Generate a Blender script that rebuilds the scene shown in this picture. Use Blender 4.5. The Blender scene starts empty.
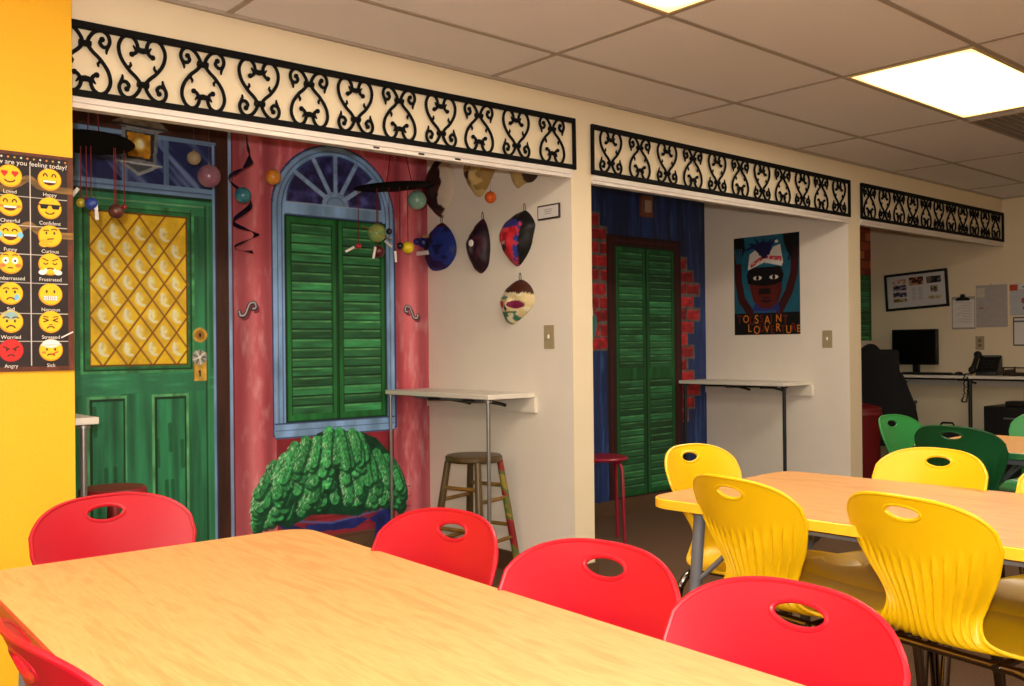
import bpy, math, random
import numpy as np
from mathutils import Vector, Matrix
SC = bpy.context.scene
COL = SC.collection
R = math.radians
random.seed(7)

# ------------------------------------------------------------------ camera, world, exposure
cam_data = bpy.data.cameras.new('camera')
cam = bpy.data.objects.new('camera', cam_data); COL.objects.link(cam); SC.camera = cam
cam_data.sensor_width = 36; cam_data.lens = 36 * 931.87 / 1024
cam_data.clip_start = 0.02; cam_data.clip_end = 60
YAW, PIT, ROL = 0.7194, 0.0034, -0.0105
_f = Vector((math.sin(YAW) * math.cos(PIT), math.cos(YAW) * math.cos(PIT), math.sin(PIT)))
_r = Vector((math.cos(YAW), -math.sin(YAW), 0)); _u = _r.cross(_f)
_r2 = math.cos(ROL) * _r + math.sin(ROL) * _u; _u2 = -math.sin(ROL) * _r + math.cos(ROL) * _u
_m = Matrix((_r2, _u2, -_f)).transposed().to_4x4()
_m.translation = Vector((0, -3.143, 1.15)); cam.matrix_world = _m
w = bpy.data.worlds.new('room_ambient'); SC.world = w; w.use_nodes = True
w.node_tree.nodes['Background'].inputs[0].default_value = (0.9, 0.8, 0.7, 1)
w.node_tree.nodes['Background'].inputs[1].default_value = 0.15
SC.view_settings.view_transform = 'Standard'; SC.view_settings.look = 'None'
SC.view_settings.gamma = 1; SC.view_settings.use_curve_mapping = False
SC.view_settings.exposure = 0.0
LAMP = 17.0      # strength of the fluorescent diffusers
# the photographer's flash, a hand's breadth above the camera
fl = bpy.data.lights.new('camera_flash', 'POINT'); fl.energy = 175; fl.color = (1.0, 0.97, 0.92); fl.shadow_soft_size = 0.03
flo = bpy.data.objects.new('camera_flash', fl); COL.objects.link(flo); flo.location = (-0.07, -3.18, 1.25)

# ------------------------------------------------------------------ colours and materials
def lin(c):
    c = np.asarray(c, float) / 255.0
    return np.where(c <= 0.04045, c / 12.92, ((c + 0.055) / 1.055) ** 2.4)
def L4(c): return tuple(lin(c)) + (1.0,)
MATS = {}
def mat(name, rgb, rough=0.6, metal=0.0, noise=0.06, scale=30, bump=0.0, bscale=200, coat=0.0, spec=None, stretch=None, rgb2=None, emit=None):
    if name in MATS: return MATS[name]
    m = bpy.data.materials.new(name); m.use_nodes = True; MATS[name] = m
    nt = m.node_tree; N = nt.nodes; b = N['Principled BSDF']
    b.inputs['Roughness'].default_value = rough; b.inputs['Metallic'].default_value = metal
    if coat: b.inputs['Coat Weight'].default_value = coat; b.inputs['Coat Roughness'].default_value = 0.15
    if spec is not None: b.inputs['Specular IOR Level'].default_value = spec
    tc = N.new('ShaderNodeTexCoord'); mp = N.new('ShaderNodeMapping')
    nt.links.new(tc.outputs['Object'], mp.inputs[0])
    if stretch: mp.inputs['Scale'].default_value = stretch
    nz = N.new('ShaderNodeTexNoise'); nz.inputs['Scale'].default_value = scale; nz.inputs['Detail'].default_value = 4
    nt.links.new(mp.outputs[0], nz.inputs['Vector'])
    rp = N.new('ShaderNodeValToRGB'); c = lin(rgb)
    c2 = lin(rgb2) if rgb2 else c * (1 + noise); c1 = c if rgb2 else c * (1 - noise)
    rp.color_ramp.elements[0].position = 0.3; rp.color_ramp.elements[1].position = 0.7
    rp.color_ramp.elements[0].color = (*np.clip(c1, 0, 1), 1); rp.color_ramp.elements[1].color = (*np.clip(c2, 0, 1), 1)
    nt.links.new(nz.outputs[0], rp.inputs[0]); nt.links.new(rp.outputs[0], b.inputs['Base Color'])
    if bump:
        n2 = N.new('ShaderNodeTexNoise'); n2.inputs['Scale'].default_value = bscale; n2.inputs['Detail'].default_value = 3
        nt.links.new(tc.outputs['Object'], n2.inputs['Vector'])
        bp = N.new('ShaderNodeBump'); bp.inputs['Strength'].default_value = bump; bp.inputs['Distance'].default_value = 0.002
        nt.links.new(n2.outputs[0], bp.inputs['Height']); nt.links.new(bp.outputs[0], b.inputs['Normal'])
    if emit:
        b.inputs['Emission Color'].default_value = (*emit[0], 1); b.inputs['Emission Strength'].default_value = emit[1]
    return m
def paint_mat(name='painted surface', rough=0.55, spec=0.35):
    if name in MATS: return MATS[name]
    m = bpy.data.materials.new(name); m.use_nodes = True; MATS[name] = m
    nt = m.node_tree; N = nt.nodes; b = N['Principled BSDF']; b.inputs['Roughness'].default_value = rough
    b.inputs['Specular IOR Level'].default_value = spec
    a = N.new('ShaderNodeAttribute'); a.attribute_name = 'Col'
    tc = N.new('ShaderNodeTexCoord'); nz = N.new('ShaderNodeTexNoise'); nz.inputs['Scale'].default_value = 90; nz.inputs['Detail'].default_value = 5
    nt.links.new(tc.outputs['Object'], nz.inputs['Vector'])
    mr = N.new('ShaderNodeMapRange'); mr.inputs[3].default_value = 0.88; mr.inputs[4].default_value = 1.12
    nt.links.new(nz.outputs[0], mr.inputs[0])
    mx = N.new('ShaderNodeVectorMath'); mx.operation = 'SCALE'
    nt.links.new(a.outputs['Color'], mx.inputs[0]); nt.links.new(mr.outputs[0], mx.inputs['Scale'])
    nt.links.new(mx.outputs[0], b.inputs['Base Color'])
    return m

M_cream = mat('cream wall paint', (236, 219, 186), 0.75, noise=0.02, scale=3, bump=0.25, bscale=120)
M_alc = mat('off white alcove paint', (238, 228, 214), 0.8, noise=0.03, scale=3, bump=0.3, bscale=110)
M_yel = mat('yellow wall paint', (238, 178, 15), 0.6, noise=0.03, scale=4, bump=0.35, bscale=90)
M_ceil = mat('ceiling tile', (244, 239, 236), 0.9, noise=0.07, scale=220, bump=0.5, bscale=260)
M_tee = mat('ceiling grid metal', (172, 158, 142), 0.5, noise=0.03)
M_floor = mat('brown carpet', (100, 72, 48), 0.95, noise=0.25, scale=160, bump=0.8, bscale=400)
M_base = mat('brown vinyl baseboard', (92, 68, 48), 0.5, noise=0.08)
M_track = mat('white painted track', (225, 215, 205), 0.4, noise=0.03)
M_iron = mat('black wrought iron', (9, 8, 8), 0.7, noise=0.2, spec=.15)
M_red = mat('red plastic', (164, 6, 26), 0.42, spec=.3, noise=0.03, scale=8, bump=0.12, bscale=500)
M_yelp = mat('yellow plastic', (228, 180, 4), 0.38, noise=0.03, scale=8, bump=0.12, bscale=500)
M_grnp = mat('green plastic', (42, 128, 62), 0.38, noise=0.03, scale=8, bump=0.12, bscale=500)
M_dgrn = mat('dark green plastic', (8, 74, 36), 0.4, noise=0.03, scale=8, bump=0.12, bscale=500)
M_chrome = mat('chrome tube', (120, 112, 104), 0.18, 1.0, noise=0.05)
M_grey = mat('grey painted steel', (120, 122, 128), 0.4, 0.3, noise=0.05)
M_steel = mat('brushed steel pole', (150, 148, 145), 0.35, 0.8, noise=0.05)
M_black = mat('black plastic', (14, 14, 15), 0.45, noise=0.1)
M_glide = mat('black rubber glide', (10, 10, 10), 0.7, noise=0.1)
M_shelf = mat('white laminate', (232, 224, 210), 0.4, noise=0.02)
M_beige = mat('almond plastic', (172, 155, 120), 0.45, noise=0.02)
M_string = mat('red thread', (110, 16, 26), 0.8, noise=0.05)
M_thread = mat('clear thread', (120, 110, 105), 0.6, noise=0.05)
M_paper = mat('white paper', (226, 220, 214), 0.8, noise=0.02)
P = paint_mat()

def wood_top():
    m = bpy.data.materials.new('maple laminate'); m.use_nodes = True
    nt = m.node_tree; N = nt.nodes; b = N['Principled BSDF']; b.inputs['Roughness'].default_value = 0.45; b.inputs['Specular IOR Level'].default_value = 0.35
    tc = N.new('ShaderNodeTexCoord'); mp = N.new('ShaderNodeMapping'); mp.inputs['Scale'].default_value = (9, 1.1, 1)
    nt.links.new(tc.outputs['Object'], mp.inputs[0])
    nz = N.new('ShaderNodeTexNoise'); nz.inputs['Scale'].default_value = 3.0; nz.inputs['Detail'].default_value = 3; nz.inputs['Distortion'].default_value = 1.0
    nt.links.new(mp.outputs[0], nz.inputs['Vector'])
    wv = N.new('ShaderNodeMath'); wv.operation = 'MULTIPLY'; wv.inputs[1].default_value = 16
    sn = N.new('ShaderNodeMath'); sn.operation = 'SINE'
    nt.links.new(nz.outputs[0], wv.inputs[0]); nt.links.new(wv.outputs[0], sn.inputs[0])
    n2 = N.new('ShaderNodeTexNoise'); n2.inputs['Scale'].default_value = 60; n2.inputs['Detail'].default_value = 4
    mp2 = N.new('ShaderNodeMapping'); mp2.inputs['Scale'].default_value = (4, 0.35, 1)
    nt.links.new(tc.outputs['Object'], mp2.inputs[0]); nt.links.new(mp2.outputs[0], n2.inputs['Vector'])
    ad = N.new('ShaderNodeMath'); ad.operation = 'MULTIPLY_ADD'; ad.inputs[1].default_value = 0.22
    nt.links.new(sn.outputs[0], ad.inputs[0]); nt.links.new(n2.outputs[0], ad.inputs[2])
    rp = N.new('ShaderNodeValToRGB'); rp.color_ramp.elements[0].position = 0.15; rp.color_ramp.elements[1].position = 0.85
    rp.color_ramp.elements[0].color = L4((184, 129, 72)); rp.color_ramp.elements[1].color = L4((201, 150, 92))
    nt.links.new(ad.outputs[0], rp.inputs[0]); nt.links.new(rp.outputs[0], b.inputs['Base Color'])
    return m
M_top = wood_top()

# ------------------------------------------------------------------ mesh helpers
class MB:
    def __init__(s): s.v = []; s.f = []; s.mi = []; s.k = 0
    def add(s, vs, fs):
        o = len(s.v); s.v += [tuple(a) for a in vs]
        for f in fs: s.f.append(tuple(i + o for i in f)); s.mi.append(s.k)
        return s
    def box(s, x0, x1, y0, y1, z0, z1):
        v = [(x, y, z) for x in (x0, x1) for y in (y0, y1) for z in (z0, z1)]
        return s.add(v, [(0, 1, 3, 2), (4, 6, 7, 5), (0, 4, 5, 1), (2, 3, 7, 6), (0, 2, 6, 4), (1, 5, 7, 3)])
    def tube(s, pts, r, n=10, closed=False, cap=True):
        pts = [Vector(p) for p in pts]; m = len(pts)
        rs = r if isinstance(r, (list, tuple)) else [r] * m
        rings = []; up = None
        for i, p in enumerate(pts):
            a = pts[(i - 1) % m] if (i or closed) else p; b = pts[(i + 1) % m] if (i < m - 1 or closed) else p
            t = (b - a).normalized()
            if up is None:
                up = t.orthogonal().normalized()
            up = (up - t * up.dot(t))
            up = up.normalized() if up.length > 1e-6 else t.orthogonal().normalized()
            q = t.cross(up)
            rings.append([p + rs[i] * (math.cos(2 * math.pi * k / n) * up + math.sin(2 * math.pi * k / n) * q) for k in range(n)])
        vs = [x for rg in rings for x in rg]; fs = []
        for i in range(m if closed else m - 1):
            j = (i + 1) % m
            for k in range(n): fs.append((i * n + k, i * n + (k + 1) % n, j * n + (k + 1) % n, j * n + k))
        if cap and not closed: fs += [tuple(range(n))[::-1], tuple((m - 1) * n + k for k in range(n))]
        return s.add(vs, fs)
    def cyl(s, p0, p1, r0, r1=None, n=20): return s.tube([p0, p1], [r0, r0 if r1 is None else r1], n)
    def lathe(s, prof, c=(0, 0, 0), n=32, axis='z'):
        vs = []; fs = []
        for (r, h) in prof:
            for k in range(n):
                a = 2 * math.pi * k / n; x, y = r * math.cos(a), r * math.sin(a)
                vs.append({'z': (c[0] + x, c[1] + y, c[2] + h), 'y': (c[0] + x, c[1] - h, c[2] + y), 'x': (c[0] - h, c[1] + x, c[2] + y)}[axis])
        for i in range(len(prof) - 1):
            for k in range(n): fs.append((i * n + k, i * n + (k + 1) % n, (i + 1) * n + (k + 1) % n, (i + 1) * n + k))
        fs += [tuple(range(n))[::-1], tuple((len(prof) - 1) * n + k for k in range(n))]
        return s.add(vs, fs)
    def ball(s, c, r, n=24, sq=(1, 1, 1)):
        vs = []; fs = []; m = n // 2
        for i in range(1, m):
            th = math.pi * i / m
            for k in range(n):
                a = 2 * math.pi * k / n
                vs.append((c[0] + sq[0] * r * math.sin(th) * math.cos(a), c[1] + sq[1] * r * math.sin(th) * math.sin(a), c[2] + sq[2] * r * math.cos(th)))
        vs += [(c[0], c[1], c[2] + sq[2] * r), (c[0], c[1], c[2] - sq[2] * r)]
        for i in range(m - 2):
            for k in range(n): fs.append((i * n + k, (i + 1) * n + k, (i + 1) * n + (k + 1) % n, i * n + (k + 1) % n))
        t = len(vs) - 2
        for k in range(n): fs.append((t, k, (k + 1) % n)); fs.append((t + 1, (m - 2) * n + (k + 1) % n, (m - 2) * n + k))
        return s.add(vs, fs)
    def prism(s, pts, a0, a1, axis='z'):
        n = len(pts)
        mk = {'z': lambda p, h: (p[0], p[1], h), 'y': lambda p, h: (p[0], h, p[1]), 'x': lambda p, h: (h, p[0], p[1])}[axis]
        vs = [mk(p, a0) for p in pts] + [mk(p, a1) for p in pts]
        return s.add(vs, [tuple(range(n))[::-1], tuple(range(n, 2 * n))] + [(i, (i + 1) % n, n + (i + 1) % n, n + i) for i in range(n)])
    def obj(s, name, mats, parent=None, bevel=0, smooth=True, seg=2, loc=None, rz=0):
        me = bpy.data.meshes.new(name); me.from_pydata(s.v, [], s.f)
        for m in (mats if isinstance(mats, (list, tuple)) else [mats]): me.materials.append(m)
        me.polygons.foreach_set('material_index', s.mi)
        o = link(name, me, parent)
        import bmesh
        bm = bmesh.new(); bm.from_mesh(me); bmesh.ops.recalc_face_normals(bm, faces=bm.faces); bm.to_mesh(me); bm.free()
        if smooth:
            me.polygons.foreach_set('use_smooth', [True] * len(me.polygons)); me.set_sharp_from_angle(angle=R(38))
        if bevel:
            b = o.modifiers.new('soft edges', 'BEVEL'); b.width = bevel; b.segments = seg; b.limit_method = 'ANGLE'; b.harden_normals = False
        if loc: o.location = loc
        if rz: o.rotation_euler.z = rz
        return o
def link(name, data, parent=None):
    o = bpy.data.objects.new(name, data); COL.objects.link(o)
    if parent: o.parent = parent
    return o
def tag(o, label=None, cat=None, group=None, kind=None):
    if label: o['label'] = label
    if cat: o['category'] = cat
    if group: o['group'] = group
    if kind: o['kind'] = kind
    return o
def thing(name, label, cat, loc=(0, 0, 0), rz=0, group=None):
    o = link(name, None); o.location = loc; o.rotation_euler.z = rz
    return tag(o, label, cat, group)
def struct(name, mb, m, **k): return tag(mb.obj(name, m, **k), kind='structure')
def copy_tree(o, parent=None):
    c = o.copy(); COL.objects.link(c); c.parent = parent
    for ch in list(o.children): copy_tree(ch, c)
    return c
def relabel(o, label):
    o['label'] = label; return o
def bezier(pts, n=6):
    """Catmull-Rom through pts"""
    pts = [np.array(p, float) for p in pts]; out = []
    for i in range(len(pts) - 1):
        a = pts[max(i - 1, 0)]; b = pts[i]; c = pts[i + 1]; d = pts[min(i + 2, len(pts) - 1)]
        for k in range(n):
            t = k / n
            out.append(0.5 * ((2 * b) + (c - a) * t + (2 * a - 5 * b + 4 * c - d) * t * t + (3 * b - a - 3 * c + d) * t ** 3))
    out.append(pts[-1]); return out

# ------------------------------------------------------------------ painting on flat surfaces
_rng = np.random.RandomState(5)
_NT = _rng.rand(256, 256)
def vnoise(x, y, seed=0):
    x = x + seed * 17.3; y = y + seed * 9.7
    xi = np.floor(x).astype(int); yi = np.floor(y).astype(int); fx = x - xi; fy = y - yi
    fx = fx * fx * (3 - 2 * fx); fy = fy * fy * (3 - 2 * fy)
    g = lambda i, j: _NT[i % 256, j % 256]
    return (g(xi, yi) * (1 - fx) + g(xi + 1, yi) * fx) * (1 - fy) + (g(xi, yi + 1) * (1 - fx) + g(xi + 1, yi + 1) * fx) * fy
def fbm(x, y, seed=0, o=4):
    s = 0; a = 0.5; t = 0
    for k in range(o): s = s + a * vnoise(x * 2 ** k, y * 2 ** k, seed + k); t += a; a *= 0.5
    return s / t
class Canvas:
    def __init__(s, x0, x1, z0, z1, res, color, noise=None):
        s.nx = int(round((x1 - x0) / res)); s.nz = int(round((z1 - z0) / res))
        s.xs = np.linspace(x0, x1, s.nx + 1); s.zs = np.linspace(z0, z1, s.nz + 1)
        s.C = np.zeros((s.nz + 1, s.nx + 1, 3)); s.I = np.zeros((s.nz + 1, s.nx + 1), int)
        s.res = res
        X, Z = np.meshgrid(s.xs, s.zs); s.put(slice(None), slice(None), np.ones_like(X), color, X, Z, noise, 0)
    def put(s, zi, xi, m, color, X, Z, noise, pid):
        c = np.array(color, float) if not callable(color) else color(X, Z)
        c = np.broadcast_to(c, X.shape + (3,)).copy()
        if noise:
            amp, fx, fz = noise[:3]; n = fbm(X * fx, Z * fz, noise[3] if len(noise) > 3 else 3)
            c *= (1 + amp * (n - 0.5) * 2)[..., None]
        m = np.asarray(m, float)[..., None]
        s.C[zi, xi] = s.C[zi, xi] * (1 - m) + c * m
        if pid is not None:
            I = s.I[zi, xi]; I[m[..., 0] > 0.5] = pid; s.I[zi, xi] = I
    def box(s, x0, x1, z0, z1):
        e = s.res
        i0, i1 = np.searchsorted(s.xs, [x0 - e, x1 + e]); j0, j1 = np.searchsorted(s.zs, [z0 - e, z1 + e])
        if i1 <= i0 or j1 <= j0: return None
        X, Z = np.meshgrid(s.xs[i0:i1], s.zs[j0:j1]); return slice(j0, j1), slice(i0, i1), X, Z
    def rect(s, x0, x1, z0, z1, color, pid=None, noise=None): return s.poly([(x0, z0), (x1, z0), (x1, z1), (x0, z1)], color, pid, noise)
    def poly(s, pts, color, pid=None, noise=None, a=1.0):
        xs = [p[0] for p in pts]; zs = [p[1] for p in pts]; b = s.box(min(xs), max(xs), min(zs), max(zs))
        if b is None: return
        zi, xi, X, Z = b; ins = np.zeros(X.shape, bool)
        for k in range(len(pts)):
            x1, z1 = pts[k]; x2, z2 = pts[(k + 1) % len(pts)]
            if z1 == z2: continue
            c = ((z1 > Z) != (z2 > Z)) & (X < (x2 - x1) * (Z - z1) / (z2 - z1) + x1); ins ^= c
        s.put(zi, xi, ins * a, color, X, Z, noise, pid)
    def ell(s, cx, cz, rx, rz, color, pid=None, noise=None, a=1.0, soft=0.0):
        b = s.box(cx - rx, cx + rx, cz - rz, cz + rz)
        if b is None: return
        zi, xi, X, Z = b; d = np.sqrt(((X - cx) / rx) ** 2 + ((Z - cz) / rz) ** 2)
        m = np.clip((1 - d) / max(soft, 0.6 * s.res / min(rx, rz)), 0, 1) * a
        s.put(zi, xi, m, color, X, Z, noise, pid)
    def line(s, pts, w, color, pid=None, noise=None, a=1.0, taper=False):
        xs = [p[0] for p in pts]; zs = [p[1] for p in pts]; b = s.box(min(xs) - w, max(xs) + w, min(zs) - w, max(zs) + w)
        if b is None: return
        zi, xi, X, Z = b; m = np.zeros(X.shape); n = len(pts) - 1
        for k in range(n):
            x1, z1 = pts[k]; x2, z2 = pts[k + 1]; dx, dz = x2 - x1, z2 - z1; l2 = dx * dx + dz * dz + 1e-12
            t = np.clip(((X - x1) * dx + (Z - z1) * dz) / l2, 0, 1)
            d = np.hypot(X - x1 - t * dx, Z - z1 - t * dz)
            ww = w / 2 * ((1 - (k + t) / n * 0.8) if taper else 1)
            m = np.maximum(m, np.clip((ww - d) / (0.7 * s.res) + 0.5, 0, 1))
        s.put(zi, xi, m * a, color, X, Z, noise, pid)
    def mesh(s, name, place, pid, parent=None, material=None):
        cid = s.I[:-1, :-1]; jz, ix = np.nonzero(cid == pid)
        if len(jz) == 0: return None
        W = s.nx + 1; a = jz * W + ix
        q = np.stack([a, a + 1, a + 1 + W, a + W], 1); uq, inv = np.unique(q, return_inverse=True); inv = inv.reshape(q.shape)
        X = s.xs[uq % W]; Z = s.zs[uq // W]; co = np.stack(place(X, Z), 1).astype(np.float32)
        me = bpy.data.meshes.new(name); nf = len(q)
        me.vertices.add(len(uq)); me.vertices.foreach_set('co', co.ravel())
        me.loops.add(nf * 4); me.loops.foreach_set('vertex_index', inv.ravel().astype(np.int32))
        me.polygons.add(nf); me.polygons.foreach_set('loop_start', (np.arange(nf) * 4).astype(np.int32))
        me.polygons.foreach_set('loop_total', np.full(nf, 4, np.int32))
        me.update(calc_edges=True)
        ca = me.color_attributes.new('Col', 'FLOAT_COLOR', 'POINT')
        c = np.clip(s.C.reshape(-1, 3)[uq], 0, 255); c = np.concatenate([lin(c), np.ones((len(uq), 1))], 1)
        ca.data.foreach_set('color', c.astype(np.float32).ravel())
        me.materials.append(material or P)
        return link(name, me, parent)
def text_mesh(name, txt, size, m, loc, rot, parent=None, align='LEFT', thick=0.0004):
    cu = bpy.data.curves.new('lettering', 'FONT'); cu.body = txt; cu.size = size; cu.align_x = align; cu.extrude = thick
    t = bpy.data.objects.new('lettering', cu); COL.objects.link(t); bpy.context.view_layer.update()
    me = bpy.data.meshes.new_from_object(t.evaluated_get(bpy.context.evaluated_depsgraph_get()))
    bpy.data.objects.remove(t); me.materials.clear(); me.materials.append(m)
    o = link(name, me, parent); o.location = loc; o.rotation_euler = rot; return o

# ================================================================== THE SETTING
H = 2.341; YB = 1.158; S1 = 3.138; P1 = 3.274; S2 = 5.701; P2 = 5.85; XE = 8.199; YR = -6.6; XL = -3.0; YW = 0.876; AL = 0.70
struct('floor', MB().box(XL - .1, XE + .1, YR - .1, YB + .1, -0.08, 0), M_floor)
struct('ceiling', MB().box(XL - .1, XE + .1, YR - .1, YB + .1, H, H + 0.08), M_ceil)
# suspended grid of tees
CX0 = 3.8645; CA = 1.2192; C0 = 0.419; CB = 0.5744
g = MB()
for j in range(0, 11):
    y = -(C0 + j * CB); g.box(XL, XE, y - .011, y + .011, H - .004, H + .002)
for i in range(-5, 4):
    x = CX0 + i * CA; g.box(x - .011, x + .011, YR, 0.0, H - .0035, H + .002)
g.box(P1, XE, -.018, .0, H - .012, H + .002); g.box(YW, P1, -.018, 0, H - .012, H + .002); g.box(XE - .018, XE, YR, 0, H - .012, H + .002)
struct('trim_1', g, M_tee)
# front wall: header over the three openings and the piers that end the side walls
HB = 1.958
hd = MB()
for a_, b_ in ((YW, S1), (S1, P1), (P1, S2), (S2, P2), (P2, XE)): hd.box(a_, b_, 0, .05, HB, H)
struct('wall_front', hd, M_cream)
def sidewall(name, x0, x1):
    m = MB(); m.k = 0; m.box(x0, x1, 0, .004, 0, HB); m.k = 1; m.box(x0, x1, .004, YB, 0, HB); m.box(x0, x1, .05, YB, HB, H)
    return struct(name, m, [M_cream, M_alc])
sidewall('wall_side_left', S1, P1); sidewall('wall_side_right', S2, P2)
struct('wall_back', MB().box(AL - .1, XE, YB, YB + .1, 0, H), M_alc)
struct('wall_alcove_left', MB().box(AL - .1, AL, .02, YB, 0, H), M_alc)
struct('wall_end', MB().box(XE, XE + .1, YR, YB + .1, 0, H), M_cream)
struct('wall_yellow', MB().box(XL, YW, -.1, .02, 0, H), M_yel)
struct('wall_left', MB().box(XL - .1, XL, YR, .02, 0, H), M_cream)
struct('wall_rear', MB().box(XL - .1, XE + .1, YR - .1, YR, 0, H), M_cream)
# folding-partition tracks under the header
def track(name, x0, x1, slots=(), tilt=0):
    m = MB(); mx = (x0 + x1) / 2; x0 -= mx; x1 -= mx
    m.box(x0, x1, -.014, .05, -.006, .016); m.box(x0, x1, -.007, .045, -.020, -.006); m.box(x0, x1, -.012, -.002, -.024, -.018)
    m.k = 1
    for x in slots: x -= mx; m.box(x - .014, x + .014, -.0095, -.0065, -.0175, -.0095)
    o = struct(name, m, [M_track, M_black]); o.location = (mx, 0, HB); o.rotation_euler.y = tilt
track('trim_2', YW, S1, (2.04, 2.26, 2.45), R(-.6)); track('trim_3', P1, S2); track('trim_4', P2, XE)
b = MB().box(AL, S1, YB - .012, YB, 0, .1).box(P1, S2, YB - .012, YB, 0, .1).box(P2, XE, YB - .012, YB, 0, .1)
struct('baseboard_back', b, M_base)
b = MB().box(S1 - .012, S1, 0, YB - .012, 0, .1).box(S1 - .012, P1 + .012, -.012, 0, 0, .1).box(P1, P1 + .012, 0, YB - .012, 0, .1)
b.box(S2 - .012, S2, 0, YB - .012, 0, .1).box(S2 - .012, P2 + .012, -.012, 0, 0, .1).box(P2, P2 + .012, 0, YB - .012, 0, .1)
struct('baseboard_side', b, M_base)
struct('baseboard_end', MB().box(XE - .012, XE, YR, YB - .012, 0, .1), M_base)

# ------------------------------------------------------------------ ceiling lights and vent
def diffuser_mat():
    m = bpy.data.materials.new('glowing acrylic diffuser'); m.use_nodes = True; nt = m.node_tree; N = nt.nodes; b = N['Principled BSDF']
    tc = N.new('ShaderNodeTexCoord'); sp = N.new('ShaderNodeSeparateXYZ'); nt.links.new(tc.outputs['Object'], sp.inputs[0])
    ms = []
    for ax, h in ((0, CA / 2), (1, CB / 2)):
        ab = N.new('ShaderNodeMath'); ab.operation = 'ABSOLUTE'; nt.links.new(sp.outputs[ax], ab.inputs[0])
        mr = N.new('ShaderNodeMapRange'); mr.interpolation_type = 'SMOOTHSTEP'; nt.links.new(ab.outputs[0], mr.inputs[0])
        mr.inputs[1].default_value = h - .02; mr.inputs[2].default_value = h - (.22 if ax == 0 else .13); ms.append(mr)
    mu = N.new('ShaderNodeMath'); mu.operation = 'MULTIPLY'; nt.links.new(ms[0].outputs[0], mu.inputs[0]); nt.links.new(ms[1].outputs[0], mu.inputs[1])
    rp = N.new('ShaderNodeValToRGB'); rp.color_ramp.elements[0].color = (1.0, .70, .28, 1); rp.color_ramp.elements[1].color = (1.0, .92, .78, 1); nt.links.new(mu.outputs[0], rp.inputs[0])
    nt.links.new(rp.outputs[0], b.inputs['Emission Color'])
    st = N.new('ShaderNodeMapRange'); st.inputs[3].default_value = 1.6; st.inputs[4].default_value = LAMP * 1.35; nt.links.new(mu.outputs[0], st.inputs[0])
    nt.links.new(st.outputs[0], b.inputs['Emission Strength']); b.inputs['Base Color'].default_value = (.8, .75, .6, 1); return m
M_diff = diffuser_mat()
def ceiling_light(ix, jy, label):
    x0 = CX0 + ix * CA + .013; x1 = x0 + CA - .026; y1 = -(C0 + jy * CB) - .013; y0 = y1 - CB + .026
    t = thing('ceiling_light', label, 'ceiling light', ((x0 + x1) / 2, (y0 + y1) / 2, H), group='fluorescent troffers in the tile ceiling')
    hx, hy = (x1 - x0) / 2, (y1 - y0) / 2
    f = MB()
    for a in (-1, 1):
        f.box(-hx, hx, a * hy - .006 - .006 * a, a * hy + .006 - .006 * a, -.007, .0); f.box(a * hx - .006 - .006 * a, a * hx + .006 - .006 * a, -hy + .012, hy - .012, -.007, .0)
    f.obj('light_frame', mat('cream light frame', (216, 190, 130), .5), t)
    MB().box(-hx + .012, hx - .012, -hy + .012, hy - .012, -.005, -.001).obj('diffuser', M_diff, t)
ceiling_light(0, 1, 'large bright rectangular ceiling light panel at upper right')
ceiling_light(-2, 1, 'ceiling light panel with only a corner showing at the top edge')
for i, j, lab in ((-4, 1, 'ceiling light panel above the yellow wall, out of the picture at left'), (-2, 5, 'ceiling light panel over the near end of the red table'), 
                  (-4, 5, 'ceiling light panel at the left behind the camera'), (-2, 9, 'ceiling light panel farthest behind the camera')):
    ceiling_light(i, j, lab)
t = thing('ceiling_vent', 'grey louvred air vent set in the ceiling beside the bright light panel', 'vent', (5.62, -1.20, H))
f = MB(); f.box(-.45, .45, -.21, -.19, -.008, 0).box(-.45, .45, .19, .21, -.008, 0).box(-.45, -.43, -.19, .19, -.008, 0).box(.43, .45, -.19, .19, -.008, 0)
f.obj('vent_frame', M_tee, t)
f = MB()
for k in range(9): y = -.17 + k * .0425; f.add([(-.43, y - .014, -.002), (.43, y - .014, -.002), (.43, y + .01, -.010), (-.43, y + .01, -.010)], [(0, 1, 2, 3)])
f.obj('louvre', mat('vent louvre metal', (120, 106, 92), .5), t)

# ------------------------------------------------------------------ wrought iron friezes
def scroll_mesh():
    m = MB()
    half = [(.034, .044), (.025, .048), (.017, .060), (.016, .078), (.026, .096), (.044, .104), (.063, .094), (.075, .070), (.075, .046), (.066, .020), (.044, -.010), (.024, -.028),
            (.011, -.044), (.008, -.056), (.014, -.074), (.030, -.094), (.052, -.102), (.070, -.092), (.077, -.072), (.071, -.054), (.056, -.050), (.046, -.062), (.053, -.074)]
    for sg in (-1, 1):
        pts = [(sg * p[0], 0, p[1]) for p in bezier(half, 4)]
        m.tube(pts, .0064, 7)
        m.ball((sg * half[0][0], 0, half[0][1]), .0095, 8); m.ball((sg * half[-1][0], 0, half[-1][1]), .0095, 8)
        # small leaf spurs
        m.tube([(sg * .048, 0, -.006), (sg * .038, 0, .008), (sg * .040, 0, .017)], [.006, .005, .003], 6)
        m.tube([(sg * .018, 0, .058), (sg * .030, 0, .074)], [.006, .003], 6)
        m.tube([(sg * .072, 0, -.054), (sg * .066, 0, -.038), (sg * .066, 0, -.028)], [.006, .005, .003], 6)
    m.tube([(-.018, 0, .064), (0, 0, .060), (.018, 0, .064)], .010, 8)
    m.tube([(-.018, 0, -.052), (.018, 0, -.052)], .011, 8)
    return m
_scr = None
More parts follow.
